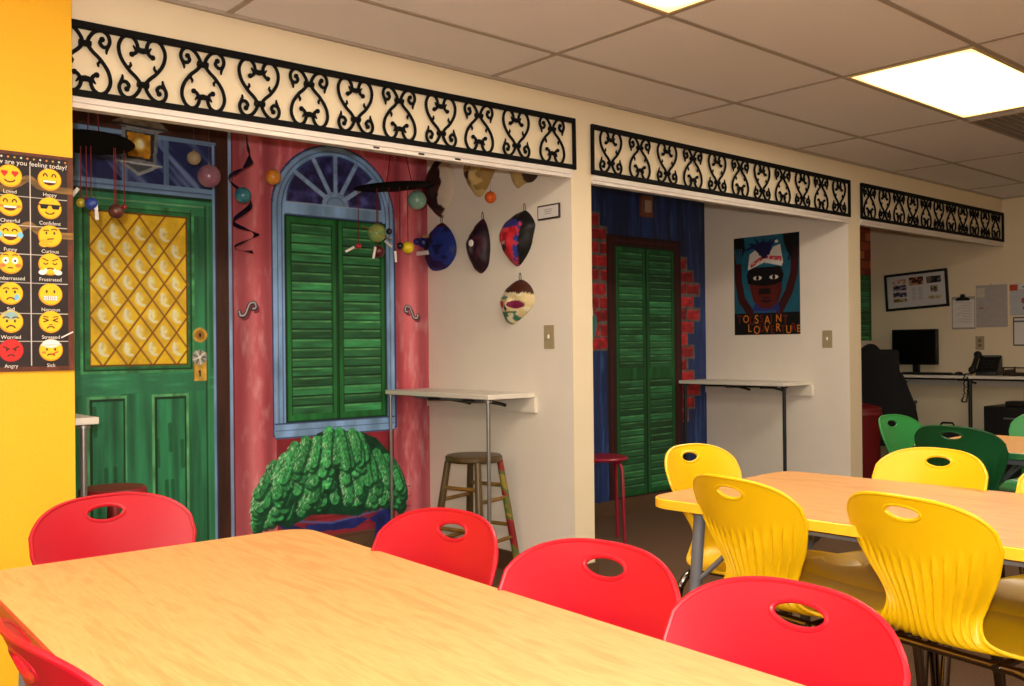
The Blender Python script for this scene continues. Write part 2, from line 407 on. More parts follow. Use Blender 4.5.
def frieze(x0, x1, centers, first_up, label, tilt=0, dz=0):
    global _scr
    t = thing('iron_frieze', label, 'ironwork frieze', ((x0 + x1) / 2, -.012, 2.0945 + dz)); t.rotation_euler.y = tilt
    h = (x1 - x0) / 2
    for z, th in ((.109, .024), (-.111, .022)):
        MB().box(-h, h, -.008, .008, z - th / 2, z + th / 2).obj('rail', M_iron, t, bevel=.002)
    for a in (-1, 1): MB().box(a * h - .007 - .007 * a, a * h + .007 - .007 * a, -.007, .007, -.1, .097).obj('end_bar', M_iron, t)
    for k, c in enumerate(centers):
        if _scr is None: o = scroll_mesh().obj('scroll', M_iron, t); _scr = o
        else: o = _scr.copy(); COL.objects.link(o); o.parent = t
        o.location = (c - (x0 + x1) / 2, 0, 0); o.rotation_euler = (0, 0 if (k % 2 == 0) == first_up else math.pi, 0)
frieze(YW + .002, 3.156, [.942, 1.123, 1.330, 1.540, 1.742, 1.944, 2.150, 2.360, 2.566, 2.782, 3.005], False, 'long black wrought-iron scroll frieze above the leftmost opening with the green door', R(-.72), .0)
frieze(3.268, 5.705, [3.405 + .2165 * k for k in range(11)], True, 'black wrought-iron scroll frieze above the middle opening with blue wall', R(.17), .003)
frieze(5.850, 8.192, [5.965 + .2075 * k for k in range(11)], False, 'black wrought-iron scroll frieze above the office opening at right')

# ================================================================== MURALS
BLU = (112, 146, 190); DBL = (36, 44, 94); BRN = (66, 34, 22); GRN = (26, 108, 58); PNK = (192, 78, 92)
def mural_left():
    c = Canvas(AL, S1 - .001, .1, H - .002, .004, (0, 0, 0))
    def pink(X, Z):
        n = fbm(X * 9, Z * 1.6, 1)[..., None]; n2 = fbm(X * 30, Z * 9, 5)[..., None]
        base = np.array([238., 126, 138]); dk = np.array([206., 84, 98]); lt = np.array([250., 180, 184])
        k = np.clip((n - .30) * 2.2, 0, 1)
        col = dk * (1 - k) + base * k; col = col + (lt - col) * np.clip((n2 - .55) * 2.4, 0, .7)
        # painted columns: darker painted edges either side of the hooks
        for cx, wd in ((2.0, .06), (2.155, .035), (2.93, .03), (3.10, .05)):
            col = col * (1 - .22 * np.exp(-((X - cx) / wd) ** 2))[..., None]
        for cx, wd in ((2.07, .03), (3.02, .03)):
            col = col + (np.array([236., 150, 150]) - col) * (.35 * np.exp(-((X - cx) / wd) ** 2))[..., None]
        return col
    c.rect(1.9, S1, .1, H, pink, 0)
    c.rect(2.19, 2.895, .1, .70, (140, 40, 52), 0, (.25, 9, 3)); c.rect(2.19, 2.895, .1, .17, (96, 72, 50), 0, (.25, 9, 9))
    for r_ in range(6):
        z = .1 + r_ * .055; c.line([(2.2, z), (3.0, z)], .005, (90, 26, 30), None, None, .6)
    # painted doorway
    c.rect(AL, 1.955, .1, H, BRN, 1, (.35, 30, 4)); c.rect(AL, 1.0, .1, H, (16, 16, 14), 1)
    c.rect(1.0, 1.885, 1.885, 2.135, DBL, 1)
    def pane(X, Z):
        n = fbm((X + Z) * 22, (X - Z) * 3, 8)[..., None]
        return np.array([32., 40, 92]) + (np.array([130., 156, 204]) - np.array([32., 40, 92])) * np.clip((n - .48) * 2.8, 0, .85)
    c.rect(1.0, 1.86, 1.91, 2.12, pane, 1)
    for x in (1.26, 1.46, 1.645): c.rect(x - .012, x + .012, 1.9, 2.13, (104, 136, 176), 1, (.2, 40, 4))
    c.rect(1.0, 1.885, 2.122, 2.14, (118, 150, 186), 1, (.2, 6, 60)); c.rect(1.0, 1.885, 1.868, 1.912, (122, 156, 196), 1, (.2, 6, 60)); c.line([(1.0, 1.889), (1.885, 1.889)], .005, (66, 84, 130))
    c.rect(1.867, 1.883, .1, 2.13, (132, 164, 204), 1, (.25, 40, 5)); c.rect(1.878, 1.886, .1, 2.13, (40, 50, 80), 1)
    c.rect(1.948, 1.964, .1, H, (140, 168, 208), 0, (.3, 40, 5)); c.rect(1.962, 1.970, .1, H, (110, 40, 50), 0)
    # door leaf (2), glass (3)
    gr = lambda X, Z: np.array([52., 134, 92]) * (0.75 + 0.5 * fbm(X * 8, Z * 2, 2)[..., None]) + np.array([30, 60, 40.]) * np.clip((fbm(X * 6, Z * 40, 9) - .55) * 2, 0, 1)[..., None]
    grv = lambda X, Z: np.array([48., 130, 86]) * (0.6 + 0.75 * fbm(X * 26, Z * 2.2, 2)[..., None])
    c.rect(1.02, 1.868, .1, 1.868, grv, 2); c.rect(1.02, 1.868, 1.78, 1.868, gr, 2); c.rect(1.02, 1.868, .955, 1.06, gr, 2)
    c.rect(1.02, 1.862, 1.852, 1.868, (14, 58, 34), 2); c.rect(1.10, 1.83, 1.822, 1.83, (110, 170, 120), 2, (.4, 9, 90))
    c.line([(1.83, 1.83), (1.83, .1)], .006, (20, 66, 40)); c.line([(1.842, 1.84), (1.842, .1)], .006, (80, 150, 100), None, None, .7)
    for (x0, x1, z0, z1, w_) in ((1.262, 1.775, 1.045, 1.808, .022),):
        c.rect(x0, x1, z0, z1, (70, 150, 92), 2, (.4, 30, 30)); c.rect(x0 + .014, x1 - .014, z0 + .014, z1 - .014, (16, 62, 34), 2)
        c.rect(x0 + .02, x1 - .02, z0 + .02, z1 - .02, (40, 120, 66), 2, (.3, 30, 30))
    gx0, gx1, gz0, gz1 = 1.302, 1.742, 1.078, 1.772
    c.rect(gx0, gx1, gz0, gz1, (250, 204, 40), 3, (.18, 18, 18))
    dx, dz = (gx1 - gx0) / 4.0, (gz1 - gz0) / 4.6
    for i in range(-1, 10):
        for j in range(-1, 12):
            cx = gx0 + (i * .5) * dx; cz = gz0 + (j * .5) * dz
            if (i + j) % 2: continue
            if not (gx0 + .02 < cx < gx1 - .02 and gz0 + .03 < cz < gz1 - .03): continue
            c.ell(cx - .004, cz + .004, .026, .040, (252, 234, 168), None, (.25, 60, 60), .9, .6)
            c.line(bezier([(cx - .010, cz + .026), (cx - .012, cz - .004), (cx + .004, cz - .024), (cx + .018, cz - .026)], 4), .013, (255, 248, 216), None, None, .85)
            c.line([(cx - dx * .32, cz - .004), (cx - .01, cz - dz * .34)], .012, (236, 190, 70), None, None, .5)
    lines = []
    for k in range(-6, 7):
        for sg in (1, -1):
            ax, az = gx0 + dx * .5 + k * dx, gz0; bx, bz = ax + sg * 4.6 * dx, az + 4.6 * dz
            t0, t1 = 0.0, 1.0; ddx = bx - ax
            ta, tb = sorted(((gx0 - ax) / ddx, (gx1 - ax) / ddx)); t0 = max(t0, ta); t1 = min(t1, tb)
            if t1 > t0: lines.append([(ax + ddx * t0, az + 4.6 * dz * t0), (ax + ddx * t1, az + 4.6 * dz * t1)])
    for l in lines: c.line(l, .0075, (142, 82, 20)); c.line([(x + .005, z) for x, z in l], .003, (226, 170, 60), None, None, .5)
    for a_ in ((gx0, gx1, gz0, gz0 + .006), (gx0, gx1, gz1 - .006, gz1), (gx0, gx0 + .006, gz0, gz1), (gx1 - .006, gx1, gz0, gz1)): c.rect(*a_, (120, 70, 20), 3)
    for (x0, x1) in ((1.285, 1.46), (1.572, 1.742)):
        c.rect(x0, x1, .18, .947, (96, 172, 112), 2, (.35, 40, 12)); c.rect(x0 + .012, x1 - .010, .18, .935, (12, 54, 30), 2)
        c.rect(x0 + .024, x1 - .018, .19, .922, lambda X, Z: np.array([46., 128, 84]) * (0.6 + 0.75 * fbm(X * 30, Z * 3, 12)[..., None]), 2)
        for k in range(6):
            xx = x0 + .02 + (x1 - x0 - .05) * _rng.rand(); zz = .3 + .6 * _rng.rand(); c.line([(xx, zz), (xx + .004, zz - .12)], .018, (14, 66, 34), None, None, .5)
    # lock, knob, plate (4)
    c.ell(1.800, 1.218, .036, .036, (214, 168, 60), 12, (.3, 50, 50)); c.ell(1.800, 1.218, .024, .024, (170, 120, 36), 12); c.ell(1.800, 1.218, .007, .012, (20, 14, 8), 12)
    c.rect(1.766, 1.832, 1.002, 1.135, (216, 172, 66), 4, (.25, 40, 40)); c.rect(1.766, 1.772, 1.002, 1.135, (120, 80, 20), 4)
    c.ell(1.797, 1.044, .006, .012, (20, 14, 8), 4); c.rect(1.793, 1.801, 1.022, 1.044, (20, 14, 8), 4)
    c.ell(1.797, 1.113, .037, .036, (176, 172, 160), 5)
    for k in range(9):
        a_ = k * 2 * math.pi / 9; c.line([(1.797, 1.113), (1.797 + .032 * math.cos(a_), 1.113 + .032 * math.sin(a_))], .006, (238, 236, 226) if k % 2 else (90, 88, 84))
    c.ell(1.797, 1.113, .010, .010, (240, 238, 230), 5)
    # lantern (6)
    c.poly([(1.40, 2.175), (1.46, 2.205), (1.60, 2.215), (1.66, 2.165), (1.61, 2.150), (1.45, 2.160)], (150, 150, 150), 6, (.3, 30, 60)); c.line([(1.40, 2.172), (1.66, 2.163)], .010, (60, 62, 70), 6)
    c.poly([(1.445, 2.158), (1.612, 2.152), (1.600, 2.000), (1.452, 2.006)], (128, 134, 138), 6, (.3, 40, 40)); c.poly([(1.462, 2.144), (1.594, 2.140), (1.586, 2.014), (1.466, 2.018)], (44, 44, 46), 6)
    c.poly([(1.472, 2.138), (1.576, 2.134), (1.572, 2.026), (1.474, 2.030)], (198, 136, 26), 6, (.4, 30, 30)); c.ell(1.526, 2.086, .034, .036, (250, 226, 130), 6, (.3, 80, 80), 1, .6); c.ell(1.53, 2.088, .016, .026, (255, 250, 214), None, None, 1, .5)
    c.poly([(1.425, 2.004), (1.625, 1.996), (1.52, 1.942)], (146, 150, 154), 6, (.3, 40, 40)); c.poly([(1.46, 1.996), (1.588, 1.991), (1.52, 1.958)], (76, 80, 86), 6); c.line([(1.425, 2.003), (1.625, 1.995)], .008, (196, 198, 200), 6)
    # window (7) shutters (8)
    cx = 2.541; wl, wr = 2.184, 2.898; spring = 1.855
    def arch(rx, rz, z0, n=40): return [(cx - rx, z0)] + [(cx - rx * math.cos(math.pi * k / n), spring + rz * math.sin(math.pi * k / n)) for k in range(n + 1)] + [(cx + rx, z0)]
    blue = lambda X, Z: np.array([136., 176, 220]) * (0.72 + 0.56 * fbm(X * 14, Z * 6, 4)[..., None])
    c.poly(arch(.372, .362, .705), (52, 66, 120), 7); c.poly(arch(.362, .352, .712), blue, 7)
    c.line([(x, z) for x, z in arch(.336, .326, .742)], .005, (70, 94, 150)); c.line([(x, z) for x, z in arch(.312, .303, .77)], .006, (46, 60, 116), None, None, .8)
    c.line([(x, z) for x, z in arch(.350, .340, .73)], .008, (160, 188, 222), None, None, .6)
    fan = [(cx - .282, 1.895)] + [(cx - .282 * math.cos(math.pi * k / 30), 1.895 + .262 * math.sin(math.pi * k / 30)) for k in range(31)]
    c.poly(fan, lambda X, Z: np.array([36., 34, 80]) + np.array([56., 60, 96]) * np.clip((fbm(X * 20, Z * 20, 6) - .42) * 2.4, 0, 1)[..., None], 7)
    c.line(fan + [fan[0]], .009, (58, 76, 136))
    for a_ in (36, 63, 90, 117, 144):
        c.line([(cx, 1.90), (cx + .285 * math.cos(R(a_)), 1.895 + .265 * math.sin(R(a_)))], .024, (142, 174, 214), None, (.2, 40, 40)); 
    c.ell(cx, 1.9, .082, .072, (134, 166, 206), 7, (.25, 30, 30)); c.ell(cx, 1.9, .056, .046, (92, 122, 172)); c.ell(cx, 1.9, .050, .040, (128, 160, 202))
    c.rect(cx - .285, cx + .285, 1.826, 1.898, blue, 7); c.line([(cx - .29, 1.896), (cx + .29, 1.896)], .006, (170, 196, 226)); c.line([(cx - .29, 1.832), (cx + .29, 1.832)], .008, (60, 84, 140))
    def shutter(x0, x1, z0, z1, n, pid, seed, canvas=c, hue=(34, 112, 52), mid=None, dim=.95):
        canvas.rect(x0, x1, z0, z1, hue, pid, (.35, 30, 3, seed)); s_ = .030
        canvas.line([(x0 + .003, z0), (x0 + .003, z1)], .005, (8, 40, 22)); canvas.line([(x1 - .003, z0), (x1 - .003, z1)], .005, (8, 40, 22))
        spans = [(z0 + .03, z1 - .03, n)] if mid is None else [(z0 + .03, mid - .04, int(n * (mid - z0) / (z1 - z0))), (mid + .04, z1 - .03, int(n * (z1 - mid) / (z1 - z0)))]
        for a_, b_, m_ in spans:
            p_ = (b_ - a_) / m_
            for k in range(m_):
                za = a_ + k * p_; v = .65 + .55 * random.random()
                canvas.rect(x0 + s_, x1 - s_, za, za + p_, tuple(np.array([56, 138, 84]) * v * dim), pid, (.35, 8, 60, seed + k))
                canvas.line([(x0 + s_, za + p_ * .92), (x1 - s_, za + p_ * .95)], .007, (8, 46, 24), None, (.4, 10, 10))
                canvas.line([(x0 + s_ + .006, za + p_ * .72), (x1 - s_ - .01, za + p_ * .74)], .006, (112, 178, 110), None, (.5, 14, 14), .65)
            canvas.line([(x0 + s_, a_), (x0 + s_, b_)], .005, (8, 46, 24)); canvas.line([(x1 - s_, a_), (x1 - s_, b_)], .005, (8, 46, 24))
    c.rect(2.243, 2.852, .775, 1.828, (10, 50, 30), 8)
    shutter(2.25, 2.545, .782, 1.822, 20, 8, 3); shutter(2.551, 2.846, .782, 1.822, 20, 8, 33)
    c.rect(wl, wr, .695, .775, blue, 7); c.line([(wl, .770), (wr, .770)], .006, (50, 66, 110)); c.line([(wl, .735), (wr, .735)], .004, (80, 106, 160)); c.line([(wl, .698), (wr, .698)], .006, (60, 74, 120))
    # fern (9) in blue pot (10)
    c.poly([(2.15, .37), (2.22, .28), (2.4, .20), (2.64, .19), (2.82, .27), (2.93, .37), (2.90, .30), (2.86, .20), (2.84, .10), (2.76, .10), (2.77, .20), (2.70, .24), (2.35, .24), (2.30, .10), (2.22, .10), (2.24, .22), (2.16, .30)], (34, 44, 116), 10, (.4, 14, 14))
    c.poly([(2.13, .40), (2.95, .40), (2.88, .30), (2.2, .30)], (40, 54, 132), 10, (.4, 14, 30)); c.line([(2.2, .285), (2.5, .235), (2.86, .275)], .012, (90, 112, 180), None, None, .7)
    body = [(2.08, .30), (2.08, .38), (2.12, .44), (2.2, .50), (2.28, .56), (2.34, .63), (2.42, .71), (2.50, .725), (2.58, .71), (2.68, .70), (2.78, .66), (2.84, .60), (2.91, .52), (2.94, .44), (2.93, .38), (2.86, .33), (2.78, .30), (2.66, .25), (2.5, .28), (2.38, .29), (2.24, .24), (2.15, .33)]
    c.poly(body, (14, 62, 40), 9, (.5, 20, 20))
    rnd = random.Random(21); fr = []
    for k in range(150):
        x_ = 2.10 + .80 * rnd.random(); q = (x_ - 2.5) / .42; ztop = .738 - .25 * abs(q) ** 1.6; z_ = ztop - rnd.random() * max(.06, ztop - .40)
        dr = q * 1.2 + (rnd.random() - .5) * .9; ln_ = .10 + .08 * rnd.random()
        ex = min(max(x_ + dr * .09, 2.075), 2.945); ez = z_ - ln_ - .03 * abs(q)
        if ez < .25 + .10 * (1 - abs(q)): ez = .25 + .10 * (1 - abs(q)) + .02 * rnd.random()
        fr.append((z_, [(x_, z_), ((x_ * .4 + ex * .6) + .012 * math.sin(k), z_ * .45 + ez * .55 + .012), (ex, ez)]))
    fr.sort(key=lambda q: q[0])
    for _, p3 in fr:
        pts = [tuple(p) for p in bezier(p3, 5)]; v = .9 + .4 * rnd.random()
        c.line([(x + .010, z - .014) for x, z in pts], .058, (14, 66, 40), 9, (.4, 30, 30), .8)
        c.line(pts, .050, tuple(np.array([58, 148, 84]) * v), 9, (.45, 70, 70), 1)
        for q in range(80):
            t_ = rnd.random() * (len(pts) - 1.01); i_ = int(t_); fx = pts[i_][0] + (pts[i_ + 1][0] - pts[i_][0]) * (t_ - i_); fz = pts[i_][1] + (pts[i_ + 1][1] - pts[i_][1]) * (t_ - i_)
            ox = (rnd.random() - .5) * .054; oz = (rnd.random() - .4) * .03; up_ = ox < 0
            cc = [(140, 212, 146), (212, 242, 206), (40, 118, 66), (100, 188, 116), (30, 98, 56)][rnd.randrange(2) if (up_ and rnd.random() < .7) else rnd.randrange(2, 5)]
            c.line([(fx + ox, fz + oz), (fx + ox * 1.25, fz + oz - .008)], .005, cc, 9, None, .8)
    # S hooks (11)
    for hx, s_ in ((2.045, 1), (3.018, -1)):
        S = bezier([(hx - s_ * .046, 1.332), (hx - s_ * .040, 1.312), (hx - s_ * .018, 1.316), (hx - s_ * .004, 1.345), (hx + s_ * .010, 1.372), (hx + s_ * .034, 1.376), (hx + s_ * .040, 1.352), (hx + s_ * .024, 1.346)], 5)
        c.line([(x + .012, z - .014) for x, z in S], .014, (112, 34, 48), None, None, .8); c.line(S, .019, (24, 24, 28), 11 if s_ > 0 else 13); c.line([(x, z + .002) for x, z in S], .008, (196, 196, 200))
    t = thing('painted_mural', 'painted mural of green door, arched shuttered window and fern on pink wall', 'mural', (AL, YB - .001, .1))
    pl = lambda X, Z: (X - AL, np.zeros_like(X), Z - .1)
    c.mesh('painted_wall', pl, 0, t); c.mesh('painted_doorway', pl, 1, t); d = c.mesh('painted_door', pl, 2, t); c.mesh('diamond_glass', pl, 3, d)
    c.mesh('brass_plate', pl, 4, d); c.mesh('door_lock', pl, 12, d); c.mesh('door_knob', pl, 5, d); c.mesh('painted_lantern', pl, 6, t); wn = c.mesh('painted_window', pl, 7, t); c.mesh('green_shutters', pl, 8, wn)
    f_ = c.mesh('painted_fern', pl, 9, t); c.mesh('blue_pot', pl, 10, f_); c.mesh('painted_hook', pl, 11, t); c.mesh('painted_hook', pl, 13, t)
    return shutter
shutter = mural_left()
def bricks(c, inside, pid, x0, x1, z0, z1, seed):
    rnd = random.Random(seed); rh = .092; j = 0; z = z0
    while z < z1:
        off = 0 if j % 2 else -.075; x = x0 + off
        while x < x1:
            cx, cz = x + .075, z + rh / 2
            if inside(cx, cz):
                v = .75 + .5 * rnd.random(); q = lambda: (rnd.random() - .5) * .014
                c.rect(x - .008, x + .158, z - .010, z + rh + .002, (104, 96, 92), pid, (.3, 30, 30))
                c.poly([(x + .006 + q(), z + .004 + q()), (x + .142 + q(), z + .006 + q()), (x + .144 + q(), z + rh - .012 + q()), (x + .004 + q(), z + rh - .014 + q())], tuple(np.array([156, 34, 40]) * v), pid, (.35, 30, 30))
                c.line([(x + .02, z + rh - .02), (x + .12, z + rh - .022)], .008, (206, 84, 84), None, (.4, 20, 20), .6)
            x += .15
        z += rh; j += 1
def mural_mid():
    c = Canvas(P1 + .001, S2 - .001, .1, H - .002, .005, (0, 0, 0))
    def blue(X, Z):
        n = fbm(X * 16, Z * 1.3, 2)[..., None]; n2 = fbm(X * 50, Z * 4, 7)[..., None]
        return np.array([32., 50, 98]) * (.65 + .75 * n) + np.array([40., 60, 70]) * np.clip((n2 - .6) * 3, 0, .6)
    c.rect(P1, S2, .1, H, blue, 0)
    bricks(c, lambda x, z: x < 4.66 and (1.10 < z < 2.08 - max(0, x - 4.45) * 1.3) and x > 4.2, 1, 4.25, 4.64, 1.12, 2.1, 4)
    edge = lambda z: 5.56 + .05 * math.sin(z * 9) + .03 * math.sin(z * 23 + 1) - max(0, z - 1.55) * .35
    bricks(c, lambda x, z: 5.38 < x < edge(z) and .55 < z < 1.82, 4, 5.33, 5.66, .5, 1.85, 9)
    c.rect(4.625, 5.412, .1, 1.90, (54, 20, 22), 2, (.45, 40, 3)); c.line([(4.63, .1), (4.63, 1.895), (5.407, 1.895), (5.407, .1)], .008, (24, 10, 12)); c.line([(4.665, .1), (4.665, 1.865), (5.375, 1.865), (5.375, .1)], .007, (92, 42, 40), None, (.4, 20, 20), .8)
    c.rect(4.700, 5.340, .105, 1.830, (12, 44, 26), 3)
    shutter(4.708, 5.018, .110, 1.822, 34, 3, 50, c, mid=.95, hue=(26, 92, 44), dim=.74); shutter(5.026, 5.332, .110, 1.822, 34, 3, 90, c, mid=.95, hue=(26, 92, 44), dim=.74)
    t = thing('painted_mural', 'painted mural of green louvred double doors with red bricks on dark blue wall', 'mural', (P1, YB - .001, .1))
    pl = lambda X, Z: (X - P1, np.zeros_like(X), Z - .1)
    c.mesh('painted_wall', pl, 0, t); c.mesh('painted_bricks', pl, 1, t); c.mesh('painted_bricks', pl, 4, t); f_ = c.mesh('door_frame', pl, 2, t); c.mesh('louvred_doors', pl, 3, f_)
mural_mid()
def mural_right():
    c = Canvas(P2 + .001, XE - .001, .1, H - .002, .008, (0, 0, 0))
    c.rect(P2, XE, .1, H, (120, 44, 30), 0, (.3, 5, 5))
    for k in range(14):
        z = 1.74 + k * .085
        for i in range(16):
            x = P2 + i * .16 - (.08 if k % 2 else 0); v = .8 + .4 * random.random()
            c.rect(x + .006, x + .154, z + .006, z + .079, tuple(np.array([(168, 74, 34), (190, 110, 52), (150, 44, 30)][random.randrange(3)]) * v), 0, (.2, 20, 20))
    c.rect(7.3, XE - .001, .1, 1.765, (14, 52, 28), 1); shutter(7.32, XE - .01, .15, 1.76, 30, 1, 70, c)
    t = thing('painted_mural', 'painted mural strip of orange bricks above green shutters beside the office wall', 'mural', (P2, YB - .001, .1))
    pl = lambda X, Z: (X - P2, np.zeros_like(X), Z - .1)
    c.mesh('painted_bricks', pl, 0, t); c.mesh('green_shutters', pl, 1, t)
mural_right()

# ================================================================== EMOTION POSTER
def emoji_poster():
    x0, x1, z0, z1 = .640, .874, 1.090, 1.742
    c = Canvas(x0, x1, z0, z1, .0013, (34, 22, 20), (.2, 20, 20))
    BR = (92, 44, 26)
    c.rect(x0, x1, z0, z0 + .014, BR, 0, (.3, 60, 60)); c.rect(x0, x1, z1 - .010, z1, BR, 0, (.3, 60, 60)); c.rect(x0, x0 + .010, z0, z1, BR); c.rect(x1 - .016, x1, z0, z1, BR, 0, (.35, 60, 20))
    # bent gold-brown streaks across the sheet, behind the faces
    for z in (1.643, 1.505):
        c.line(bezier([(x0, z - .015), (.69, z - .012), (.72, z + .004), (.75, z + .022), (.78, z + .002), (.83, z - .004), (x1, z - .004)], 8), .020, (140, 106, 52), 0, (.5, 30, 120), .75)
    rows = [1.668, 1.582, 1.497, 1.412, 1.321, 1.238, 1.153]
    W_ = (208, 200, 190)
    for i in range(6): z = rows[i] - .058; c.line([(x0 + .01, z), (x1 - .018, z - .001)], .0022, W_)
    c.line([(.754, rows[0] + .034), (.754, z0 + .018)], .0026, W_)
    for k in range(12): c.ell(x0 + .02 + k * .0175, 1.724, .0032, .0032, [(200, 170, 60), (230, 226, 220), (220, 140, 60)][k % 3])
    Y = (252, 190, 24); D = (62, 30, 12); r = .0335
    faces = ['hearts', 'happy', 'grin', 'cool', 'joy', 'think', 'flush', 'steam', 'cry', 'grimace', 'worry', 'squeeze', 'angry', 'sick']
    for n, fc in enumerate(faces):
        cx = (.699, .808)[n % 2] ; cz = rows[n // 2]; e = lambda *a, **k: c.ell(cx + a[0] * r, cz + a[1] * r, a[2] * r, a[3] * r, a[4], **k)
        ln = lambda pts, w_, col: c.line([(cx + a * r, cz + b_ * r) for a, b_ in pts], w_ * r, col)
        arc = lambda ax, az, rx, rz, a0, a1, w_=.12, col=D: ln([(ax + rx * math.cos(R(a0 + (a1 - a0) * k / 10)), az + rz * math.sin(R(a0 + (a1 - a0) * k / 10))) for k in range(11)], w_, col)
        base = (214, 36, 34) if fc == 'angry' else Y
        e(0, 0, 1, 1, (196, 30, 28) if fc == 'angry' else (232, 150, 20)); e(.02, .05, .93, .92, base)
        if fc == 'worry': c.ell(cx, cz + .018, r * .84, r * .50, (126, 172, 196), a=.9, soft=.5)
        def mouth(w_=.6, h_=.42, z=-.1):
            pts = [(cx - w_ * r, cz + z * r)] + [(cx + w_ * r * math.cos(R(180 + 18 * k)), cz + z * r + h_ * r * math.sin(R(180 + 18 * k))) for k in range(11)]
            c.poly(pts, (88, 28, 16)); c.rect(cx - w_ * .86 * r, cx + w_ * .86 * r, cz + (z - .14) * r, cz + z * r, (250, 248, 240))
        if fc == 'hearts':
            for s_ in (-1, 1):
                e(s_ * .42 - .12, .30, .17, .17, (224, 40, 40)); e(s_ * .42 + .12, .30, .17, .17, (224, 40, 40)); c.poly([(cx + (s_ * .42 - .27) * r, cz + .26 * r), (cx + (s_ * .42 + .27) * r, cz + .26 * r), (cx + s_ * .42 * r, cz - .12 * r)], (224, 40, 40))
            arc(0, -.25, .42, .28, 200, 340)
        elif fc in ('happy', 'grin'):
            arc(-.36, .25, .16, .26, 10, 170); arc(.36, .25, .16, .26, 10, 170); mouth()
            if fc == 'grin': e(-.72, -.1, .2, .14, (240, 120, 50)); e(.72, -.1, .2, .14, (240, 120, 50))
        elif fc == 'cool':
            ln([(-.95, .28), (.95, .28)], .12, (16, 14, 14))
            for s_ in (-1, 1): c.poly([(cx + s_ * .06 * r, cz + .34 * r), (cx + s_ * .86 * r, cz + .34 * r), (cx + s_ * .76 * r, cz - .1 * r), (cx + s_ * .24 * r, cz - .1 * r)], (16, 14, 14))
            arc(0, -.30, .36, .24, 200, 340)
        elif fc == 'joy':
            arc(-.36, .22, .2, .2, 10, 170); arc(.36, .22, .2, .2, 10, 170); mouth(.6, .5, -.08); e(-.82, -.08, .24, .3, (120, 190, 224)); e(.82, -.08, .24, .3, (120, 190, 224))
        elif fc == 'think':
            e(-.3, .28, .1, .15, D); e(.36, .28, .1, .15, D); arc(.36, .52, .24, .14, 20, 160, .1); arc(-.32, .46, .22, .06, 20, 160, .1); ln([(-.2, -.28), (.26, -.22)], .11, D); e(-.52, -.72, .42, .30, (240, 168, 30)); ln([(-.62, -.42), (.12, -.50)], .24, (240, 168, 30))
        elif fc == 'flush':
            for s_ in (-1, 1): e(s_ * .38, .18, .27, .30, (248, 246, 240)); e(s_ * .38, .16, .11, .13, D); e(s_ * .62, -.26, .26, .18, (240, 112, 60)); arc(s_ * .38, .62, .2, .08, 20, 160, .09)
            ln([(-.16, -.46), (.16, -.46)], .11, D)
        elif fc == 'steam':
            for s_ in (-1, 1): ln([(s_ * .62, .5), (s_ * .2, .32)], .1, D); arc(s_ * .38, .12, .16, .12, 190, 350, .1); e(s_ * .66, -.74, .34, .24, (236, 234, 230)); e(s_ * .34, -.52, .16, .14, (236, 234, 230))
            arc(0, -.48, .26, .14, 20, 160)
        elif fc == 'cry':
            for s_ in (-1, 1): e(s_ * .34, .14, .10, .16, D); arc(s_ * .36, .36, .22, .12, 20, 160, .1)
            arc(0, -.62, .32, .24, 20, 160); e(.48, -.34, .22, .30, (110, 186, 226))
        elif fc == 'grimace':
            for s_ in (-1, 1): e(s_ * .32, .26, .10, .16, D)
            c.rect(cx - .6 * r, cx + .6 * r, cz - .54 * r, cz - .12 * r, (176, 170, 160)); c.rect(cx - .54 * r, cx + .54 * r, cz - .48 * r, cz - .18 * r, (246, 244, 240)); ln([(-.54, -.33), (.54, -.33)], .07, (150, 140, 130))
            for k in range(5): ln([(-.36 + .18 * k, -.16), (-.36 + .18 * k, -.5)], .06, (150, 140, 130))
        elif fc == 'worry':
            for s_ in (-1, 1): e(s_ * .32, .04, .10, .16, D); arc(s_ * .38, .26, .24, .14, 20, 160, .1)
            arc(0, -.62, .34, .26, 20, 160, .13)
        elif fc == 'squeeze':
            for s_ in (-1, 1): ln([(s_ * .58, .30), (s_ * .20, .14), (s_ * .58, 0)], .11, D); ln([(s_ * .62, .5), (s_ * .22, .42)], .09, D)
            arc(0, -.62, .3, .2, 20, 160); arc(0, -.3, .12, .06, 20, 160, .08)
        elif fc == 'angry':
            for s_ in (-1, 1): ln([(s_ * .60, .34), (s_ * .14, .10)], .13, D); e(s_ * .34, .02, .10, .13, D)
            arc(0, -.58, .28, .2, 20, 160)
        else:
            c.ell(cx, cz + .58 * r, .74 * r, .38 * r, (236, 232, 226)); c.line([(cx - .8 * r, cz + .42 * r), (cx + .8 * r, cz + .5 * r)], .16 * r, (214, 206, 198))
            for s_ in (-1, 1): e(s_ * .34, .06, .10, .14, D)
            arc(0, -.52, .3, .16, 20, 160); ln([(.06, -.40), (.56, -.16)], .12, (200, 60, 50)); e(-.6, -.22, .2, .14, (240, 120, 60))
    t = thing('feelings_poster', 'dark poster of round emoji faces hung on the yellow wall', 'poster', (x0, -.106, z0))
    MB().box(0, x1 - x0, .0008, .0055, 0, z1 - z0).obj('backing_board', mat('brown poster edge', (70, 34, 20), .6), t)
    c.mesh('printed_face', lambda X, Z: (X - x0, np.zeros_like(X), Z - z0), 0, t)
    mt = mat('poster chalk white', (222, 216, 206), .7); rx = (R(90), 0, 0)
    text_mesh('title_lettering', 'How are you feeling today?', .0195, mt, (.002, -.0006, 1.703 - z0), rx, t)
    caps = ['Loved', 'Happy', 'Cheerful', 'Confident', 'Funny', 'Curious', 'Embarrassed', 'Frustrated', 'Sad', 'Nervous', 'Worried', 'Stressed', 'Angry', 'Sick']
